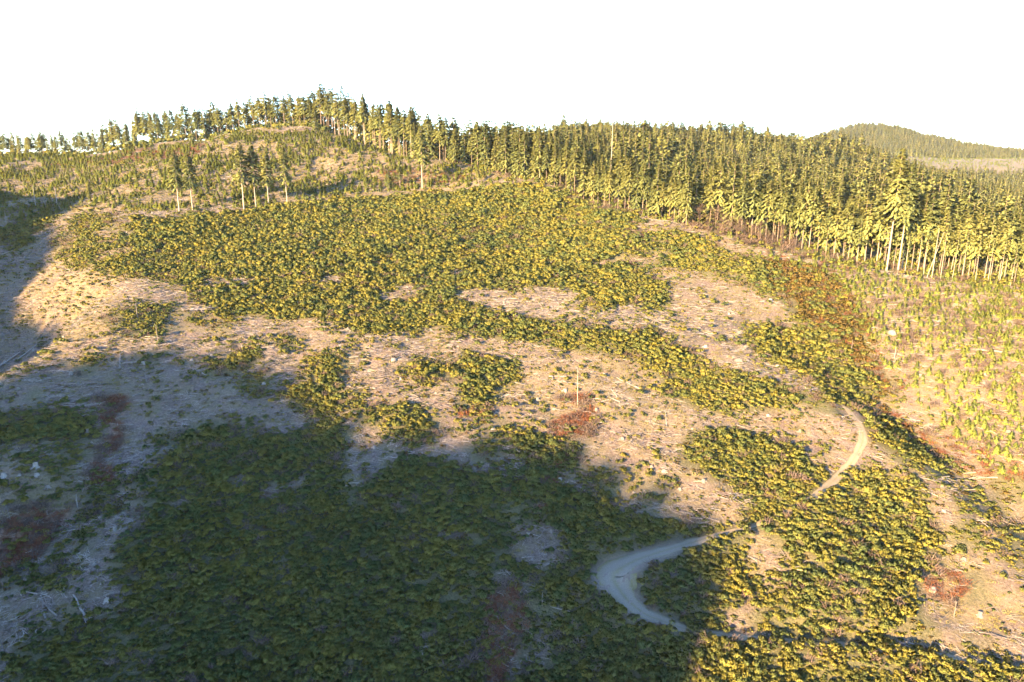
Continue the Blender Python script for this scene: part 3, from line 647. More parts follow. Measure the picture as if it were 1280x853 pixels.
NUM = ['first', 'second', 'third', 'fourth', 'fifth', 'sixth', 'seventh', 'eighth', 'ninth', 'tenth', 'eleventh', 'twelfth', 'thirteenth', 'fourteenth', 'fifteenth', 'sixteenth', 'seventeenth', 'eighteenth', 'nineteenth', 'twentieth']
NUM += ['twenty-' + w for w in NUM[:9]] + ['thirtieth'] + ['thirty-' + w for w in NUM[:9]] + ['fortieth'] + ['forty-' + w for w in NUM[:9]] + ['fiftieth'] + ['fifty-' + w for w in NUM[:9]] + ['sixtieth'] + ['sixty-' + w for w in NUM[:9]] + ['seventieth'] + ['seventy-' + w for w in NUM[:9]]
ORD = ['nearest'] + [w + ' nearest' for w in NUM[1:]]
LANDMARK = [((770, 722), 'gravel road bend'), ((722, 505), 'tall pole by the bracken'), ((140, 510), 'dark red brush hollow'), ((132, 590), 'red brush above the gully'), ((68, 412), 'leaning pole on the spur'),
            ((68, 375), 'sunlit grassy knoll'), ((235, 390), 'grey slash heap'), ((50, 655), 'red brush in the gully'), ((1192, 770), 'short bleached pole'), ((1112, 338), 'tall twin firs'),
            ((1075, 545), 'upper bend of the track'), ((600, 480), 'round sunlit thicket'), ((1030, 520), 'shaded hollow below the spur'), ((680, 680), 'bare shaded clearing'), ((465, 570), 'bare wedge in the thicket'),
            ((840, 600), 'pale slope over the road'), ((900, 380), 'saddle under the forest'), ((1100, 440), 'pale rock on the right slope'), ((1280, 480), 'outer border of the plantation'), ((1180, 725), 'orange bracken slope'),
            ((660, 380), 'shaded bare dip'), ((225, 262), 'pair of lone firs'), ((330, 255), 'row of four lone firs'), ((527, 235), 'lone summit fir'), ((400, 470), 'dark midslope shrub clump'), ((20, 330), 'shaded bowl'),
            ((760, 490), 'bare sunlit shoulder'), ((860, 330), 'upper edge of the saddle'), ((1200, 430), 'middle of the plantation'), ((1160, 380), 'ground below the twin firs'), ((1240, 400), 'right forest edge'), ((1230, 520), 'lower plantation slope')]
LANDMARK = [(hit(*p)[:2], t_) for p, t_ in LANDMARK]
def name_by_landmark(items, head):
    """items: (object, x, y, word). Label each by its rank from the closest landmark."""
    per = {}
    for o, x, y, w in items:
        d = [math.hypot(x - l[0][0], y - l[0][1]) for l in LANDMARK]; k = int(np.argmin(d)); per.setdefault(k, []).append((d[k], o, w))
    for k, li in per.items():
        li.sort(key=lambda q: q[0])
        for i, (d, o, w) in enumerate(li):
            o['label'] = f'{w} {head}, {ORD[min(i, len(ORD) - 1)]} the {LANDMARK[k][1]}'

# ------------------------------------------------------------------ shrub thickets and single shrubs
SHRUBS = [shrub_mesh('shrub', 100 + i, 520, 'shrub', 0.9 + 0.25 * (i % 3), 0.235) for i in range(6)]
DULL = [shrub_mesh('dull_shrub', 140 + i, 260, 'shrub_dull', 1.0) for i in range(2)]
x, y = jitter(-330, 330, 70, 470, 1.12)
z = gz(x, y); k = near_view(x, y, z); x, y, z = x[k], y[k], z[k]
den = soft_cover(x, y)
rd, _, rw = road_dist(x, y)
inup = inside(x, y, YOUNG_UP); inrt = inside(x, y, YOUNG_RT)
den[inup] = np.minimum(den[inup], 0.10); den[inrt & (den < 0.3)] = 0.03
den[behind_edge(x, y) > -1] = 0
cl = fbm(x / 6, y / 6, 77, 2)
keep = rng.uniform(size=len(x)) < np.where(den > 0.8, den * np.clip(0.9 + (cl - 0.35) * 2.0, 0.8, 1), den * np.clip((cl - 0.38) * 6, 0, 2.2))
keep &= rd > rw * 0.5 + np.where(rw < 2.25, -0.25, np.where(rw < 2.6, 0.3, 1.0))
x, y, z, den = x[keep], y[keep], z[keep], den[keep]
size = 0.86 * (0.55 + 1.05 * rng.uniform(size=len(x)) ** 1.8) * np.where(den > 0.8, 1.15, 0.8) * (0.8 + 0.5 * fbm(x / 14, y / 14, 8, 2)) * (1 + 0.25 * np.clip((y - 180) / 150, 0, 1))
# isolated ones become objects of their own, those that show largest first
iso = np.where(den < 0.3)[0]
px, py = to_px(x[iso], y[iso], z[iso]); infr = (px > 0) & (px < 1280) & (py < 850)
app = size[iso] / np.hypot(x[iso], y[iso]) * infr
iso = iso[np.argsort(-app)][:300]; iso = iso[[bool(((to_px(x[i], y[i], z[i])[0] > 0) and (to_px(x[i], y[i], z[i])[0] < 1280))) for i in iso]]
sset = np.zeros(len(x), bool); sset[iso] = True
items = []
for i in iso:
    o = link('shrub', SHRUBS[rng.integers(0, 6)]); o.location = (x[i], y[i], z[i] - 0.05); o.rotation_euler = (0, 0, rng.uniform(0, 6.28)); s = size[i]; o.scale = (s * 1.05, s * 1.05, s * 0.95)
    tag(o, None, 'shrub', 'single shrubs dotted over the bare ground'); items.append((o, x[i], y[i], 'large green' if s > 1.05 else 'small green' if s < 0.75 else 'green'))
name_by_landmark(items, 'shrub alone on bare soil')
r = ~sset
dull = layer([(1, poly([(957, 325), (1040, 330), (1085, 380), (1110, 450), (1128, 490), (1105, 495), (1060, 440), (1000, 395), (960, 360)])), (1, poly([(1100, 500), (1280, 590), (1280, 640), (1180, 590)]))], x[r], y[r]) > 0
wh = np.where(dull & (rng.uniform(size=r.sum()) < 0.6), rng.integers(6, 8, r.sum()), rng.integers(0, 6, r.sum()))
sz = size[r]; sv = np.c_[sz * 1.1, sz * 1.1, sz * rng.uniform(0.68, 1.02, r.sum())]
scatter('shrub_thicket', np.c_[x[r], y[r], z[r] - 0.05], rng.uniform(0, 6.28, r.sum()), sv, SHRUBS + DULL, 'dense evergreen shrubs blanketing the slope', 0.12, wh)
print('shrubs', r.sum())

# low growth that runs out from the thickets over the soil
x, y = jitter(-330, 330, 70, 470, 0.85); z = gz(x, y); k = near_view(x, y, z); x, y, z = x[k], y[k], z[k]
d = 0
for j in range(12):
    rr = 7.0 * math.sqrt((j + 0.5) / 12); d = d + layer(THICK, x + rr * math.cos(j * 2.4), y + rr * math.sin(j * 2.4), 0.05, 2.0) / 12
k = (rng.uniform(size=len(x)) < np.clip(d * 1.1 - 0.03, 0.045, 0.6) * np.clip(fbm(x / 3.5, y / 3.5, 71, 2) * 3 - 0.9, 0.05, 1)) & (behind_edge(x, y) < -1); rd, _, rw = road_dist(x, y); k &= rd > rw * 0.5 + np.where(rw < 2.3, -0.2, 0.4)
x, y, z = x[k], y[k], z[k]; sz = rng.uniform(0.3, 0.62, len(x))
scatter('low_growth', np.c_[x, y, z - 0.03], rng.uniform(0, 6.28, len(x)), np.c_[sz * 1.2, sz * 1.2, sz * 0.9], [shrub_mesh('low_shrub', 170 + i, 90, 'shrub', 0.8, 0.42) for i in range(3)] + [shrub_mesh('low_dry_shrub', 175, 80, 'shrub_dull', 0.8, 0.42)], 'knee high evergreen growth round the thickets', 0.1)
print('low', len(x))

# dead bracken and bare brush
x, y = jitter(-330, 330, 70, 470, 0.95); z = gz(x, y); k = near_view(x, y, z); x, y, z = x[k], y[k], z[k]
den = np.maximum(layer(RED, x, y, 0.0, 3.2), 0.035 * (layer(THICK, x, y, 0.05) > 0.6)); k = rng.uniform(size=len(x)) < den * 0.9; rd, _, rw = road_dist(x, y); k &= rd > rw * 0.5 + 0.5
x, y, z = x[k], y[k], z[k]
inred = layer(RED, x, y) > 0.1
wh = np.where(inred & (rng.uniform(size=len(x)) < 0.8), rng.integers(0, 4, len(x)), rng.integers(4, 6, len(x))); sz = np.where(inred, rng.uniform(0.7, 1.7, len(x)), rng.uniform(1.2, 2.0, len(x)))
scatter('dead_bracken', np.c_[x, y, z], rng.uniform(0, 6.28, len(x)), sz, [twiggy_mesh('bracken', 200 + i) for i in range(4)] + [twiggy_mesh('bare_brush', 210 + i, 60, 'twig', 1.2) for i in range(2)], 'rust red dead bracken and leafless brush in the hollows', 0.1, wh)

# slash and dry grass on the open ground
x, y = jitter(-330, 330, 70, 470, 1.25); z = gz(x, y); k = near_view(x, y, z); x, y, z = x[k], y[k], z[k]
veg = layer(THICK, x, y, 0.04); gr = layer(GRASS, x, y, 0.15); rd, _, rw = road_dist(x, y)
opn = (veg < 0.5) & (rd > rw * 0.5 + 0.6) & (behind_edge(x, y) < -2)
cl = fbm(x / 7, y / 7, 60, 2)
k = opn & (rng.uniform(size=len(x)) < np.clip((cl - 0.2) * 2.2, 0.15, 1.0) * (1 - 0.6 * gr))
scatter('slash_debris', np.c_[x[k], y[k], z[k]], rng.uniform(0, 6.28, k.sum()), rng.uniform(0.5, 1.7, k.sum()), [stick_mesh('slash', 300 + i) for i in range(5)], 'grey branches and wood litter over the bare soil', 0.1)
k2 = opn & (rng.uniform(size=len(x)) < 0.15 + 0.7 * gr)
scatter('dry_grass', np.c_[x[k2], y[k2], z[k2]], rng.uniform(0, 6.28, k2.sum()), rng.uniform(0.7, 1.7, k2.sum()), [tuft_mesh('grass_tuft', 320 + i) for i in range(4)], 'straw coloured grass tufts on the open ground', 0.1)
print('slash', k.sum(), 'grass', k2.sum())

# ------------------------------------------------------------------ young firs
YOUNG = [young_mesh('young_fir', 400 + i) for i in range(5)]
x, y = jitter(-420, 330, 110, 540, 2.1); z = gz(x, y); k = near_view(x, y, z, 260, 60); x, y, z = x[k], y[k], z[k]
up = inside(x, y, YOUNG_UP) & (rng.uniform(size=len(x)) < np.clip((fbm(x / 18, y / 18, 91, 2) - 0.2) * 1.5, 0.1, 0.68))
rt = inside(x, y, YOUNG_RT) & (rng.uniform(size=len(x)) < 0.85)
be = behind_edge(x, y); k = (up | rt) & (be < -1.5); x, y, z, rt = x[k], y[k], z[k], rt[k]
hh = np.where(rt, rng.uniform(1.1, 2.8, len(x)), rng.uniform(1.6, 3.8, len(x)))
px, py = to_px(x, y, z); app = np.where((px > 2) & (px < 1278) & (py < 850), hh / np.hypot(x, y), 0); app[~rt] = 0
ind = np.argsort(-app)[:280]; iset = np.zeros(len(x), bool); iset[ind] = True; items = []
for i in ind:
    o = link('young_fir', YOUNG[rng.integers(0, 5)]); o.location = (x[i], y[i], z[i] - 0.03); o.rotation_euler = (0, 0, rng.uniform(0, 6.28)); o.scale = (hh[i] * rng.uniform(1.3, 1.65),) * 2 + (hh[i],)
    tag(o, None, 'young fir', 'young firs planted on the right slope'); items.append((o, x[i], y[i], 'tall' if hh[i] > 2.5 else 'small' if hh[i] < 1.8 else 'bushy'))
name_by_landmark(items, 'bright young fir')
r = ~iset
scatter('young_fir_plantation', np.c_[x[r], y[r], z[r] - 0.03], rng.uniform(0, 6.28, r.sum()), np.c_[hh[r] * 1.35, hh[r] * 1.35, hh[r]], YOUNG, 'small planted firs dotted over the upper clearing', 0.04)
print('young', r.sum())

# ------------------------------------------------------------------ conifers: single trees
KINDS = {}
def kind(key, n, **kw):
    KINDS[key] = []
    for i in range(n):
        (tv, tf), (cv, cf), fc = conifer_parts(500 + 37 * len(KINDS) + i, **kw)
        KINDS[key].append((mesh_of('trunk', tv, tf, M[kw2.get(key, 'bark')], smooth=True), mesh_of('crown', cv, cf, M['fir'], facing=fc)))
kw2 = {'giant': 'palebark', 'edge': 'bark', 'stand': 'bark', 'lone': 'palebark', 'thin': 'palebark'}
kind('edge', 6, base=0.40, rad=0.18, nb=150, spray=20, thick=0.008, leafl=0.68, cap=0.040)
kind('low', 5, base=0.10, rad=0.19, nb=170, spray=20, thick=0.009, leafl=0.68, cap=0.042)
kind('ridge', 6, base=0.05, rad=0.14, nb=150, spray=9, thick=0.013, leafl=0.9, ragged=0.5)
kind('stand', 5, base=0.46, rad=0.125, nb=130, spray=16, thick=0.0085, leafl=0.7, cap=0.036)
kind('giant', 2, base=0.45, rad=0.125, nb=240, spray=30, thick=0.0095, ragged=0.4, leafl=0.62, cap=0.027)
kind('lone', 4, base=0.42, rad=0.17, nb=150, spray=18, leafl=0.7, cap=0.040, thick=0.0105, ragged=0.5)
kind('thin', 3, base=0.62, rad=0.07, nb=45, spray=6, thick=0.008, ragged=0.5)
def fir(key, x, y, h, label, group=None, lean=0.0, name='fir_tree', wide=1.0):
    o = link(name, None); o.empty_display_size = 1; zz = float(gz(x, y)); o.location = (x, y, zz - 0.1)
    a = rng.uniform(0, 6.28); o.rotation_euler = (lean * math.cos(a) if lean else rng.normal(0, 0.012), lean if lean else rng.normal(0, 0.012), a); o.scale = (h * wide, h * wide, h)
    tm, cm = KINDS[key][rng.integers(0, len(KINDS[key]))]
    link('trunk', tm, o); link('crown', cm, o); tag(o, label, 'fir tree', group); return o
def sight(px, py): p = hit(px, py); return p[0], p[1]
def edge_at(px):
    e = np.array(EDGE, float); py = np.interp(px, e[:, 0], e[:, 1]); Y = np.interp(px, e[:, 0], e[:, 2]); p = at_depth(px, py, Y); return p[0], p[1]
def h_for(x, y, dpx): return dpx * math.hypot(y, 0) / FPX
x, y = edge_at(1106); fir('giant', x, y - 1, 44, 'taller left one of the twin firs with long pale bare trunks', 'twin tall firs at the forest edge', wide=0.95)
x, y = edge_at(1118); fir('giant', x, y - 2, 40, 'shorter right one of the twin firs with pale bare trunks', 'twin tall firs at the forest edge', wide=0.9)
for q, (a, b, h, lb) in enumerate([(224, 265, 28, 'left fir of the lone pair on the cleared slope'), (241, 264, 27, 'right fir of the lone pair on the cleared slope')]):
    x, y = sight(a, b); fir('lone', x, y, h, lb, 'pair of lone firs')
for a, b, h, lb in [(305, 262, 31, 'tallest and leftmost fir in the row of four lone firs'), (320, 260, 29, 'second fir from the left in the row of four lone firs'), (336, 257, 26, 'third fir from the left in the row of four lone firs'), (359, 252, 25, 'rightmost bushy fir in the row of four lone firs')]:
    x, y = sight(a, b); fir('lone', x, y, h, lb, 'row of four lone firs')
x, y = sight(528, 236); fir('lone', x, y, 32, 'slender lone fir standing before the summit stand', None)
for a, b, h, key, lb in [(487, 238, 11, 'low', 'short narrow fir left of the lone fir below the summit'), (500, 237, 13, 'lone', 'short fir nearest left of the lone fir below the summit'), (598, 232, 9, 'lone', 'small fir standing alone right of the lone fir'),
                         (112, 249, 8, 'low', 'sunlit small fir poking out of the shaded plantation'), (138, 250, 5, 'lone', 'tiny sunlit fir right of the shaded plantation'), (395, 167, 16, 'low', 'short sunlit fir in front of the dark summit trees'),
                         (768, 254, 11, 'thin', 'slim fir with pale trunk out in front of the forest'), (784, 256, 10, 'edge', 'small fir with thick crown out in front of the forest'), (755, 250, 9, 'edge', 'lowest little fir at the middle forest edge')]:
    x, y = sight(a, b); fir(key, x, y, h, lb)
# summit and ridge stands
cnt = 0
def row(px0, px1, step, back, key, h0, h1, head, group, prob=1.0):
    global cnt
    a = px0; k = 0
    while a < px1:
        if random.random() < prob:
            x, y = edge_at(a + random.uniform(-2, 2)); s = 1 + back / math.hypot(x, y); kk = key if isinstance(key, str) else random.choice(key)
            h = random.uniform(h0, h1) * (1.12 if random.random() < 0.15 else 1)
            fir(kk, x * s, y * s, h, head(k), group); k += 1; cnt += 1
        a += step * random.uniform(0.6, 1.4)
def numbered(txt): return lambda k: txt.format(NUM[min(k, len(NUM) - 1)])
row(-20, 135, 5.5, -5, ['ridge', 'ridge', 'edge'], 13, 19, numbered('{} fir from the left in the front row along the left ridge'), 'firs along the left ridge')
row(135, 262, 5.5, -5, ['ridge', 'ridge', 'edge'], 17, 24, numbered('{} fir from the left in the front row of the climbing ridge'), 'firs along the left ridge')
row(-20, 135, 6.0, 4, ['ridge', 'edge'], 14, 20, numbered('{} fir from the left in the second row along the left ridge'), 'firs along the left ridge')
row(135, 262, 6.0, 4, ['ridge', 'edge'], 18, 25, numbered('{} fir from the left in the second row of the climbing ridge'), 'firs along the left ridge')
row(262, 402, 7.0, 0, ['edge', 'edge', 'stand'], 20, 25, numbered('{} fir from the left in front of the dark stand on the summit shoulder'), 'firs on the summit shoulder')
row(262, 402, 7.0, 8, ['edge', 'low'], 21, 25, numbered('{} fir from the left in the second row of the summit shoulder'), 'firs on the summit shoulder')
row(402, 520, 6.5, 0, ['stand', 'stand', 'edge'], 25, 31, numbered('{} tall bare-trunked fir from the left along the summit front'), 'tall firs of the summit stand')
row(404, 520, 6.5, 7, ['stand', 'edge'], 26, 31, numbered('{} tall fir from the left in the second row of the summit stand'), 'tall firs of the summit stand')
row(520, 700, 7.5, 0, ['low', 'edge', 'low'], 16, 27, numbered('{} fir from the left down the forest edge right of the summit'), 'firs down the upper forest edge')
row(520, 700, 9.0, 8, ['low', 'edge'], 20, 27, numbered('{} fir from the left behind the upper forest edge'), 'firs down the upper forest edge')
row(700, 860, 7.5, 0, ['low', 'edge', 'edge'], 15, 24, numbered('{} fir from the left along the middle forest edge'), 'firs along the middle forest edge')
row(700, 860, 8.5, 8, ['low', 'edge'], 18, 25, numbered('{} fir from the left behind the middle forest edge'), 'firs along the middle forest edge')
row(925, 1300, 9.0, 4, ['edge', 'stand', 'edge', 'edge'], 19, 26, numbered('{} fir from the left along the right forest edge'), 'firs along the right forest edge')
row(870, 1300, 12.0, 10, ['edge', 'low'], 21, 27, numbered('{} fir from the left in the second row of the right forest edge'), 'firs along the right forest edge')
row(1130, 1290, 14.0, 0, 'thin', 13, 19, numbered('{} thin pale-stemmed fir from the left at the right forest edge'), 'thin firs at the right forest edge')
print('single firs', cnt)

# ------------------------------------------------------------------ dead wood, stumps, rocks, bare trees
def lathe(prof, k, g, rough):
    v = []; f = []
    ph = g.uniform(0, 6.28); lob = g.uniform(0.1, 0.3)
    for i, (r, z) in enumerate(prof):
        for j in range(k):
            a = 2 * math.pi * j / k; rr = r * (1 + lob * (1 - i / len(prof)) * math.cos(3 * a + ph) + g.normal(0, rough)); v.append((rr * math.cos(a), rr * math.sin(a), z + (g.normal(0, rough * 0.25) if i == len(prof) - 2 else 0)))
    for i in range(len(prof) - 1):
        for j in range(k): f.append([i * k + j, i * k + (j + 1) % k, (i + 1) * k + (j + 1) % k, (i + 1) * k + j])
    return np.array(v), np.array(f)
def stump_mesh(seed):
    g = np.random.default_rng(seed); h = g.uniform(0.55, 1.0)
    v, f = lathe([(0.72, -0.1), (0.52, 0.12), (0.42, 0.4), (0.40, h), (0.38, h + 0.02), (0.01, h + 0.03)], 10, g, 0.07)
    mi = np.r_[np.zeros(30), np.ones(20)]
    ps = [(v, f)]
    for i in range(4):
        a = g.uniform(0, 6.28); ps.append(tube((0.3 * math.cos(a), 0.3 * math.sin(a), 0.15), (1.1 * math.cos(a), 1.1 * math.sin(a), -0.08), 0.16, 0.05, 5)); mi = np.r_[mi, np.zeros(5)]
    v, f = merge(ps); return mesh_of('stump', v, f, [M['deadwood'], M['cutface']], mi)
def log_mesh(seed):
    g = np.random.default_rng(seed); L = g.uniform(3, 7); r = g.uniform(0.12, 0.26)
    ps = [tube((-L / 2, 0, r), (L / 2, 0, r * 0.7), r, r * 0.55, 8, 0.05, g, 5)]
    for i in range(g.integers(2, 6)):
        x0 = g.uniform(-L / 2, L / 2); a = g.uniform(0.2, 2.9); l = g.uniform(0.4, 1.1); ps.append(tube((x0, 0, r), (x0 + g.normal(0, 0.3), math.cos(a) * l, r + math.sin(a) * l), 0.05, 0.02, 4))
    v, f = merge(ps); return mesh_of('log', v, f, M['deadwood'])
def rock_mesh(seed):
    g = np.random.default_rng(seed); v, f = lathe([(0.75, -0.2), (0.95, 0.15), (0.8, 0.5), (0.5, 0.85), (0.2, 0.98), (0.01, 1.0)], 9, g, 0.10)
    return mesh_of('rock', v, f, M['rock'])
def snag_mesh(seed, h, r, stubs=8, twigtop=False):
    g = np.random.default_rng(seed); ps = [tube((0, 0, -0.3), (g.normal(0, 0.02) * h, g.normal(0, 0.02) * h, h), r, r * 0.45, 7, 0.03, g, 7)]
    for i in range(stubs):
        z = h * g.uniform(0.3, 1.0); a = g.uniform(0, 6.28); l = g.uniform(0.3, 1.0); ps.append(tube((0, 0, z), (math.cos(a) * l, math.sin(a) * l, z + g.uniform(-0.1, 0.4)), r * 0.3, r * 0.12, 4))
    v, f = merge(ps); return mesh_of('dead_trunk', v, f, M['deadwood'])
STUMP = [stump_mesh(900 + i) for i in range(5)]; LOG = [log_mesh(920 + i) for i in range(6)]; ROCK = [rock_mesh(940 + i) for i in range(3)]
def put(name, me, x, y, s=1.0, rz=None, dz=0.0, cat=None, group=None, label=None, tilt=0.0):
    o = link(name, me); o.location = (x, y, float(gz(x, y)) + dz); o.rotation_euler = (tilt, 0, rng.uniform(0, 6.28) if rz is None else rz); o.scale = (s,) * 3; return tag(o, label, cat, group)
def lay_log(me, x, y, rz, s, **k):
    e = 1.5 * s; dzx = float(gz(x + e * math.cos(rz), y + e * math.sin(rz)) - gz(x - e * math.cos(rz), y - e * math.sin(rz)))
    o = put('log', me, x, y, s, rz, 0.02, **k); o.rotation_euler = (0, -math.atan2(dzx, 2 * e), rz); return o
items = []
for a, b, s_ in [(180, 455, 1.3), (77, 504, 1.3), (101, 505, 1.5), (45, 584, 1.2), (5, 596, 1.2), (30, 534, 0.9), (110, 540, 0.9), (265, 446, 1.2), (144, 664, 0.9), (70, 701, 1.0), (117, 705, 1.0), (134, 752, 1.0), (7, 453, 1.3),
                 (98, 480, 0.9), (89, 468, 0.9), (84, 489, 0.9), (707, 489, 1.2), (689, 473, 1.3), (616, 536, 1.0), (882, 434, 1.1), (963, 377, 1.5), (490, 347, 1.1), (755, 470, 0.9), (672, 500, 0.9), (830, 590, 1.0), (850, 612, 0.8), (60, 610, 1.0), (95, 560, 0.9),
                 (330, 480, 0.9), (468, 560, 0.9), (700, 600, 0.9), (690, 665, 1.0), (660, 670, 0.9), (1205, 700, 0.9), (1225, 770, 1.0), (1180, 640, 0.9), (960, 520, 0.9), (1000, 540, 1.0), (1230, 480, 1.0), (1190, 430, 1.0), (1150, 470, 0.9), (1260, 540, 1.0), (30, 350, 1.0), (15, 370, 1.0), (50, 385, 0.9)]:
    x, y = sight(a, b); o = put('stump', STUMP[rng.integers(0, 5)], x, y, s_, cat='stump', group='bleached stumps on the cleared slope'); items.append((o, x, y, 'large' if s_ > 1.15 else 'small' if s_ < 0.95 else 'squat'))
x, y = jitter(-230, 230, 100, 330, 9.0); z = gz(x, y); px, py = to_px(x, y, z)
k = (px > 5) & (px < 1275) & (py < 845) & (layer(THICK, x, y, 0.04) < 0.2) & (behind_edge(x, y) < -4) & (road_dist(x, y)[0] > 4)
ks = np.where(k)[0]; rng.shuffle(ks)
for i in ks[:55]:
    s_ = rng.uniform(0.5, 1.0); o = put('stump', STUMP[rng.integers(0, 5)], x[i], y[i], s_, cat='stump', group='bleached stumps on the cleared slope'); items.append((o, x[i], y[i], 'large' if s_ > 0.85 else 'small' if s_ < 0.65 else 'squat'))
name_by_landmark(items, 'pale weathered stump')
items = []
for a, b, rz, s_ in [(15, 449, 0.75, 1.6), (35, 441, 0.6, 1.3), (128, 568, 2.0, 1.1), (145, 571, 1.0, 1.3), (20, 468, 0.3, 1.1), (18, 385, 0.25, 1.4), (40, 381, 0.3, 1.2), (10, 640, 2.3, 1.0), (150, 452, 2.0, 1.0), (100, 760, 2.4, 1.0), (60, 760, 2.6, 0.9), (215, 485, 0.8, 0.8),
                     (250, 512, 1.0, 0.9), (785, 480, 2.6, 1.1), (1230, 598, 2.7, 1.2), (1215, 592, 2.9, 1.0), (1045, 323, 0.4, 1.1), (1240, 440, 0.0, 1.3), (1210, 500, 0.2, 1.0), (430, 228, 0.5, 1.6), (410, 234, 0.45, 1.5), (450, 222, 0.5, 1.3), (628, 779, 2.4, 1.0), (700, 762, 2.8, 0.9), (5, 318, 0.2, 1.3), (12, 322, 0.25, 1.2)]:
    x, y = sight(a, b); o = lay_log(LOG[rng.integers(0, 6)], x, y, rz, s_, cat='log', group='fallen logs left after felling'); items.append((o, x, y, 'long' if s_ > 1.05 else 'short'))
x, y = jitter(-230, 230, 100, 330, 8.0); z = gz(x, y); px, py = to_px(x, y, z)
k = (px > 5) & (px < 1275) & (py < 845) & (layer(THICK, x, y, 0.04) < 0.2) & (behind_edge(x, y) < -4) & (road_dist(x, y)[0] > 4)
ks = np.where(k)[0]; rng.shuffle(ks)
for i in ks[:100]:
    s_ = rng.uniform(0.4, 0.9); o = lay_log(LOG[rng.integers(0, 6)], x[i], y[i], rng.uniform(0, 3.14), s_, cat='log', group='fallen logs left after felling'); items.append((o, x[i], y[i], 'long' if s_ > 0.75 else 'short' if s_ < 0.55 else 'slim'))
name_by_landmark(items, 'grey fallen log')
for a, b, s_, lb in [(1115, 418, 1.5, 'big pale rock standing among the young firs on the right slope'), (1165, 738, 1.0, 'white rock beside the orange bracken low on the right'), (492, 451, 1.0, 'white rock alone on the bare sunlit soil'), (905, 586, 0.6, 'small pale rock at the rim of the slope over the road')]:
    x, y = sight(a, b); put('rock', ROCK[rng.integers(0, 3)], x, y, s_, cat='rock', label=lb, dz=-0.1)
for a, b, h, r, tl, lb in [(722, 508, 10.5, 0.13, 0.0, 'tall straight pale pole standing by the red bracken'), (71, 409, 8.6, 0.11, 0.08, 'thin leaning pole on the sunlit spur'), (198, 432, 6.3, 0.12, 0.0, 'dead trunk before the thicket under the slash heap'), (1192, 772, 3.6, 0.13, 0.0, 'short bleached pole among straw low on the right'),
                           (97, 634, 3.2, 0.15, 0.1, 'pale broken trunk over the red gully brush'), (45, 259, 11, 0.18, 0.0, 'tall grey snag in the shaded plantation'), (71, 253, 7, 0.25, 0.0, 'broken grey snag in the shaded plantation'), (8, 281, 7, 0.2, 0.0, 'grey snag at the lower border of the shaded plantation'),
                           (1118, 450, 4.0, 0.12, 0.0, 'pale pole just below the big rock'), (1064, 440, 4.0, 0.10, 0.0, 'thin pole in the brown brush of the draw'), (678, 757, 3.0, 0.14, 0.1, 'white snag in the dark thicket near the road'), (1049, 327, 3.5, 0.2, 0.3, 'white forked snag at the right forest edge'),
                           (304, 440, 2.6, 0.25, 0.2, 'splintered snag on the dark midslope clump'), (172, 398, 5.0, 0.16, 0.0, 'reddish dead trunk inside the lit thicket of the spur')]:
    x, y = sight(a, b); put('dead_trunk', snag_mesh(int(a), h, r), x, y, 1.0, label=lb, cat='dead tree', tilt=tl)
x, y = edge_at(762); q = 1 + 12 / math.hypot(x, y); put('dead_trunk', snag_mesh(7, 35, 0.26, 14), x * q, y * q, 1.0, label='very tall bleached snag rising above the middle forest', cat='dead tree')
for a, h, tl, lb in [(1157, 17, 0.22, 'leaning bleached snag at the right forest edge'), (1163, 18, 0.0, 'upright bleached snag beside the leaning one')]:
    x, y = edge_at(a); o = put('dead_trunk', snag_mesh(a, h, 0.15), x, y - 1, 1.0, rz=-1.2, label=lb, cat='dead tree', tilt=0); o.rotation_euler = (0, tl, 0)
heap = [stick_mesh('slash_heap', 960, 90, 2.6)]
o = put('slash_heap', heap[0], *sight(250, 385), 1.3, label='grey heap of piled branches at the foot of the thicket'); o['kind'] = 'stuff'
o = put('slash_heap', stick_mesh('slash_heap', 961, 60, 1.6), *sight(1127, 803), 1.0, label='small heap of broken wood beside the lower road'); o['kind'] = 'stuff'
o = put('slash_heap', stick_mesh('slash_heap', 962, 60, 1.6), *sight(840, 716), 0.8, label='white broken branches inside the road bend'); o['kind'] = 'stuff'
ALDER = []
for i in range(4):
    (tv, tf), (bv, bf) = alder_parts(980 + i); ALDER.append((mesh_of('trunk', tv, tf, M['twig']), mesh_of('branches', bv, bf, M['twig'])))
AL = [(856, 283), (866, 288), (874, 290), (884, 292), (893, 299), (903, 304), (912, 306), (921, 308), (929, 310), (938, 312), (948, 313), (958, 315), (975, 318), (990, 320)]
for i, (a, b) in enumerate(AL):
    x, y = edge_at(a); s_ = 1 + rng.uniform(-3, 4) / math.hypot(x, y); x, y = x * s_, y * s_; h = rng.uniform(7, 11)
    o = link('bare_alder', None); o.location = (x, y, float(gz(x, y)) - 0.1); o.scale = (h * 1.15, h * 1.15, h); o.rotation_euler = (0, 0, rng.uniform(0, 6.28)); tm, bm_ = ALDER[i % 4]; link('trunk', tm, o); link('branches', bm_, o)
    tag(o, NUM[i] + ' leafless pinkish tree from the left at the forest corner', 'bare tree', 'leafless trees at the forest corner')
x, y = jitter(-480, 0, 420, 640, 2.0); be = behind_edge(x, y); z = gz(x, y); px, py = to_px(x, y, z); k = (be > -9) & (be < 6) & (px > -60) & (px < 410) & (rng.uniform(size=len(x)) < 0.55)
x, y, z = x[k], y[k], z[k]; scatter('crest_undergrowth', np.c_[x, y, z - 0.1], rng.uniform(0, 6.28, len(x)), rng.uniform(1.2, 3.6, len(x)), YOUNG[:3] + SHRUBS[:2], 'low growth along the ridge crest', 0.05)
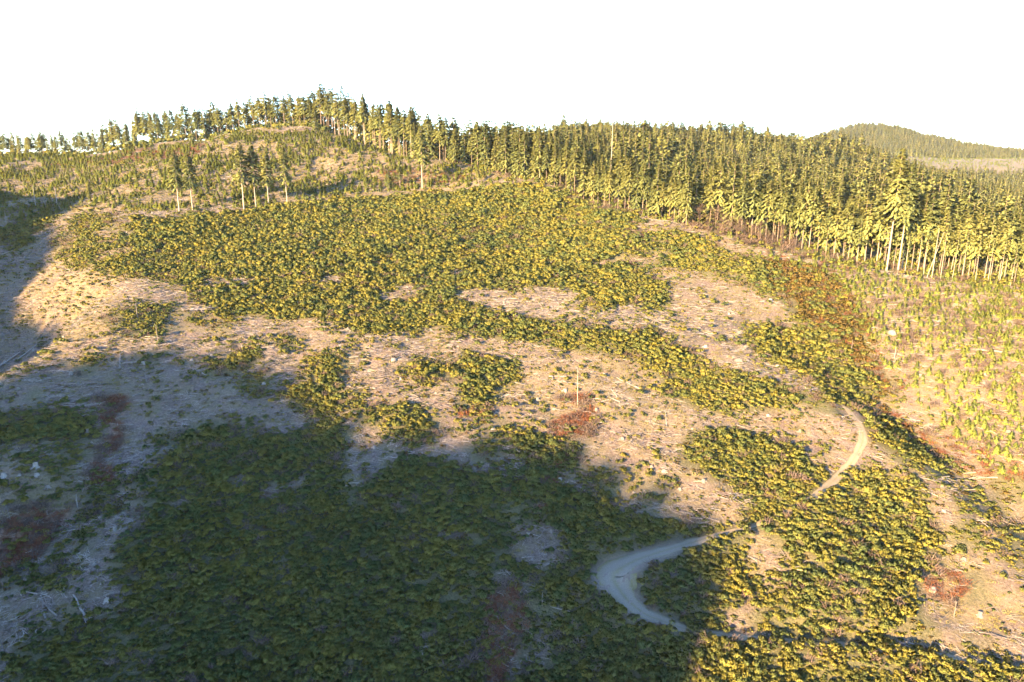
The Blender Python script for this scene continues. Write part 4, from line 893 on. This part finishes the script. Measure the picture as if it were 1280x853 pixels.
# brush and small growth under the forest edge
x, y = jitter(-60, 300, 200, 420, 1.5); be = behind_edge(x, y); z = gz(x, y); px, py = to_px(x, y, z)
k = (be > -3) & (be < 10) & (px > 560) & (px < 1330) & (rng.uniform(size=len(x)) < np.where(px > 840, 0.55, 0.35)); x, y, z, px = x[k], y[k], z[k], px[k]
br = rng.uniform(size=len(x)) < np.where((px > 845) & (px < 1010), 0.7, 0.25); wh = np.where(br, rng.integers(0, 2, len(x)), np.where(rng.uniform(size=len(x)) < 0.5, rng.integers(2, 4, len(x)), rng.integers(4, 8, len(x))))
sz = np.where(wh < 2, rng.uniform(1.2, 2.4, len(x)), np.where(wh < 4, rng.uniform(1.5, 4.0, len(x)), rng.uniform(0.9, 1.7, len(x))))
scatter('edge_undergrowth', np.c_[x, y, z], rng.uniform(0, 6.28, len(x)), sz, [twiggy_mesh('bare_brush', 212, 60, 'twig', 1.2), twiggy_mesh('bare_brush', 213, 60, 'twig', 1.3)] + YOUNG[:2] + SHRUBS[:4], 'bare brush and low growth under the forest edge', 0.05, wh)

# the forest behind
FAR = [whole_conifer('forest_fir', 700 + i, base=0.10, rad=(0.23, 0.26, 0.21, 0.28, 0.24, 0.22, 0.27, 0.20)[i], nb=110, spray=9, leafl=0.8, cap=0.07, thick=0.009, leafw=0.42, ragged=(0.3, 0.5)[i % 2], shape=(1.0, 0.6)[i % 3 == 0]) for i in range(8)]
def forest(x0, x1, y0, y1, sp, hlo, hhi, test):
    x, y = jitter(x0, x1, y0, y1, sp); z = gz(x, y); k = near_view(x, y, z, 80, 60) & test(x, y); x, y, z = x[k], y[k], z[k]
    h = rng.uniform(hlo, hhi, len(x)) * (0.62 + 0.72 * fbm(x / 30, y / 30, 15, 3))
    k = rng.uniform(size=len(x)) < np.clip(fbm(x / 22, y / 22, 25, 2) * 4 - 0.7, 0.25, 1); x, y, z, h = x[k], y[k], z[k], h[k]; return x, y, z, h
def t_near(x, y):
    be = behind_edge(x, y); px, py = to_px(x, y, gz(x, y)); return (be > np.where((px > 850) & (px < 930), 16, 14)) & (px > 690) & (y < 960)
def t_summit(x, y):
    be = behind_edge(x, y); a = np.degrees(np.arctan2(x, y)); px = 640 + FPX * x / y / cP
    return (be > 14) & (be < np.interp(px, [262, 330, 400, 470, 520, 700], [20, 40, 45, 45, 90, 300])) & (px > 262) & (px <= 695) & ~((px > 400) & (px < 500) & (be < 22))
fx = [forest(-10, 760, 230, 960, 7.6, 16, 27, t_near), forest(-320, 60, 330, 720, 6.5, 20, 25, t_summit),
      forest(600, 1650, 1550, 2050, 8.0, 20, 27, lambda x, y: (y > 1560) & (gz(x, y) > -20 + 0 * x)),
      forest(400, 1250, 960, 1200, 6.5, 17, 24, lambda x, y: (to_px(x, y, gz(x, y))[1] > 226 + 0 * x))]
x, y, z, h = [np.concatenate([f[i] for f in fx]) for i in range(4)]
scatter('conifer_forest', np.c_[x, y, z - 0.1], rng.uniform(0, 6.28, len(x)), np.c_[h, h, h] * np.c_[np.ones(len(x)), np.ones(len(x)), rng.uniform(0.8, 1.15, len(x))], FAR, 'dense fir forest covering the slopes beyond the clearing', 0.02)
print('forest', len(x))
# unseen firs added on the hill crest to roughen the edge of its shadow
qq = rng.uniform(-420, -42, 520); a0 = np.interp(qq, [-410, -300], [-10, -190]) + rng.uniform(-5, 3, 520)
x, y = a0 * SA + qq * CA, a0 * CA - qq * SA; h = rng.uniform(2.5, 8.0, 520)
scatter('shadow_edge_trees', np.c_[x, y, gz(x, y) - 0.1], rng.uniform(0, 6.28, 520), h, FAR, 'unseen firs added on the near hill crest to fray its shadow', 0.02)
x, y, z, h = forest(600, 1650, 1180, 1420, 6.0, 1.5, 4.0, lambda x, y: rng.uniform(size=len(x)) < 0.5)
scatter('far_plantation', np.c_[x, y, z], rng.uniform(0, 6.28, len(x)), h * 1.2, YOUNG, 'young growth on the distant cleared hill', 0.02)

far_t = spline([np.r_[hit(a, b), 0] for a, b in [(1150, 203), (1180, 204), (1210, 206), (1245, 208), (1290, 211)]], 10)
fv_ = []
for p in far_t:
    for k in (-4.5, 0, 4.5): fv_.append((p[0] + k * 0.2, p[1] + k, float(gz(p[0] + k * 0.2, p[1] + k)) + 0.4))
fi = np.arange(len(fv_)).reshape(-1, 3); ff = np.stack([fi[:-1, :-1], fi[:-1, 1:], fi[1:, 1:], fi[1:, :-1]], -1).reshape(-1, 4)[:, ::-1]
ftm = mesh_of('far_track', fv_, ff, M['gravel']); ftm.attributes.new('openness', 'FLOAT', 'POINT').data.foreach_set('value', np.zeros(len(fv_), np.float32)); ftm.attributes.new('across', 'FLOAT', 'POINT').data.foreach_set('value', np.full(len(fv_), 0.45, np.float32))
tag(link('far_track', ftm), 'pale logging track across the distant cleared hill', None, None, 'structure')

# ------------------------------------------------------------------ haze
hm, n = mat('haze_air'); pv = n.nodes.new('ShaderNodeVolumePrincipled'); pv.inputs['Color'].default_value = (0.80, 0.90, 1.0, 1); pv.inputs['Density'].default_value = 0.00002; pv.inputs['Anisotropy'].default_value = 0.0
o = n.nodes.new('ShaderNodeOutputMaterial'); n.links.new(pv.outputs[0], o.inputs['Volume'])
L_ = 20500.0; z0, z1 = float(ZZ.min()) - 1.0, 160.0
hv = [(a * L_, b * L_, c) for c in (z0, z1) for a, b in ((-1, -1), (1, -1), (1, 1), (-1, 1))]
hf = [[3, 2, 1, 0], [4, 5, 6, 7], [0, 1, 5, 4], [1, 2, 6, 5], [2, 3, 7, 6], [3, 0, 4, 7]]
tag(link('haze', mesh_of('haze', hv, np.array(hf), hm)), 'thin bright haze over the hills', None, None, 'stuff')
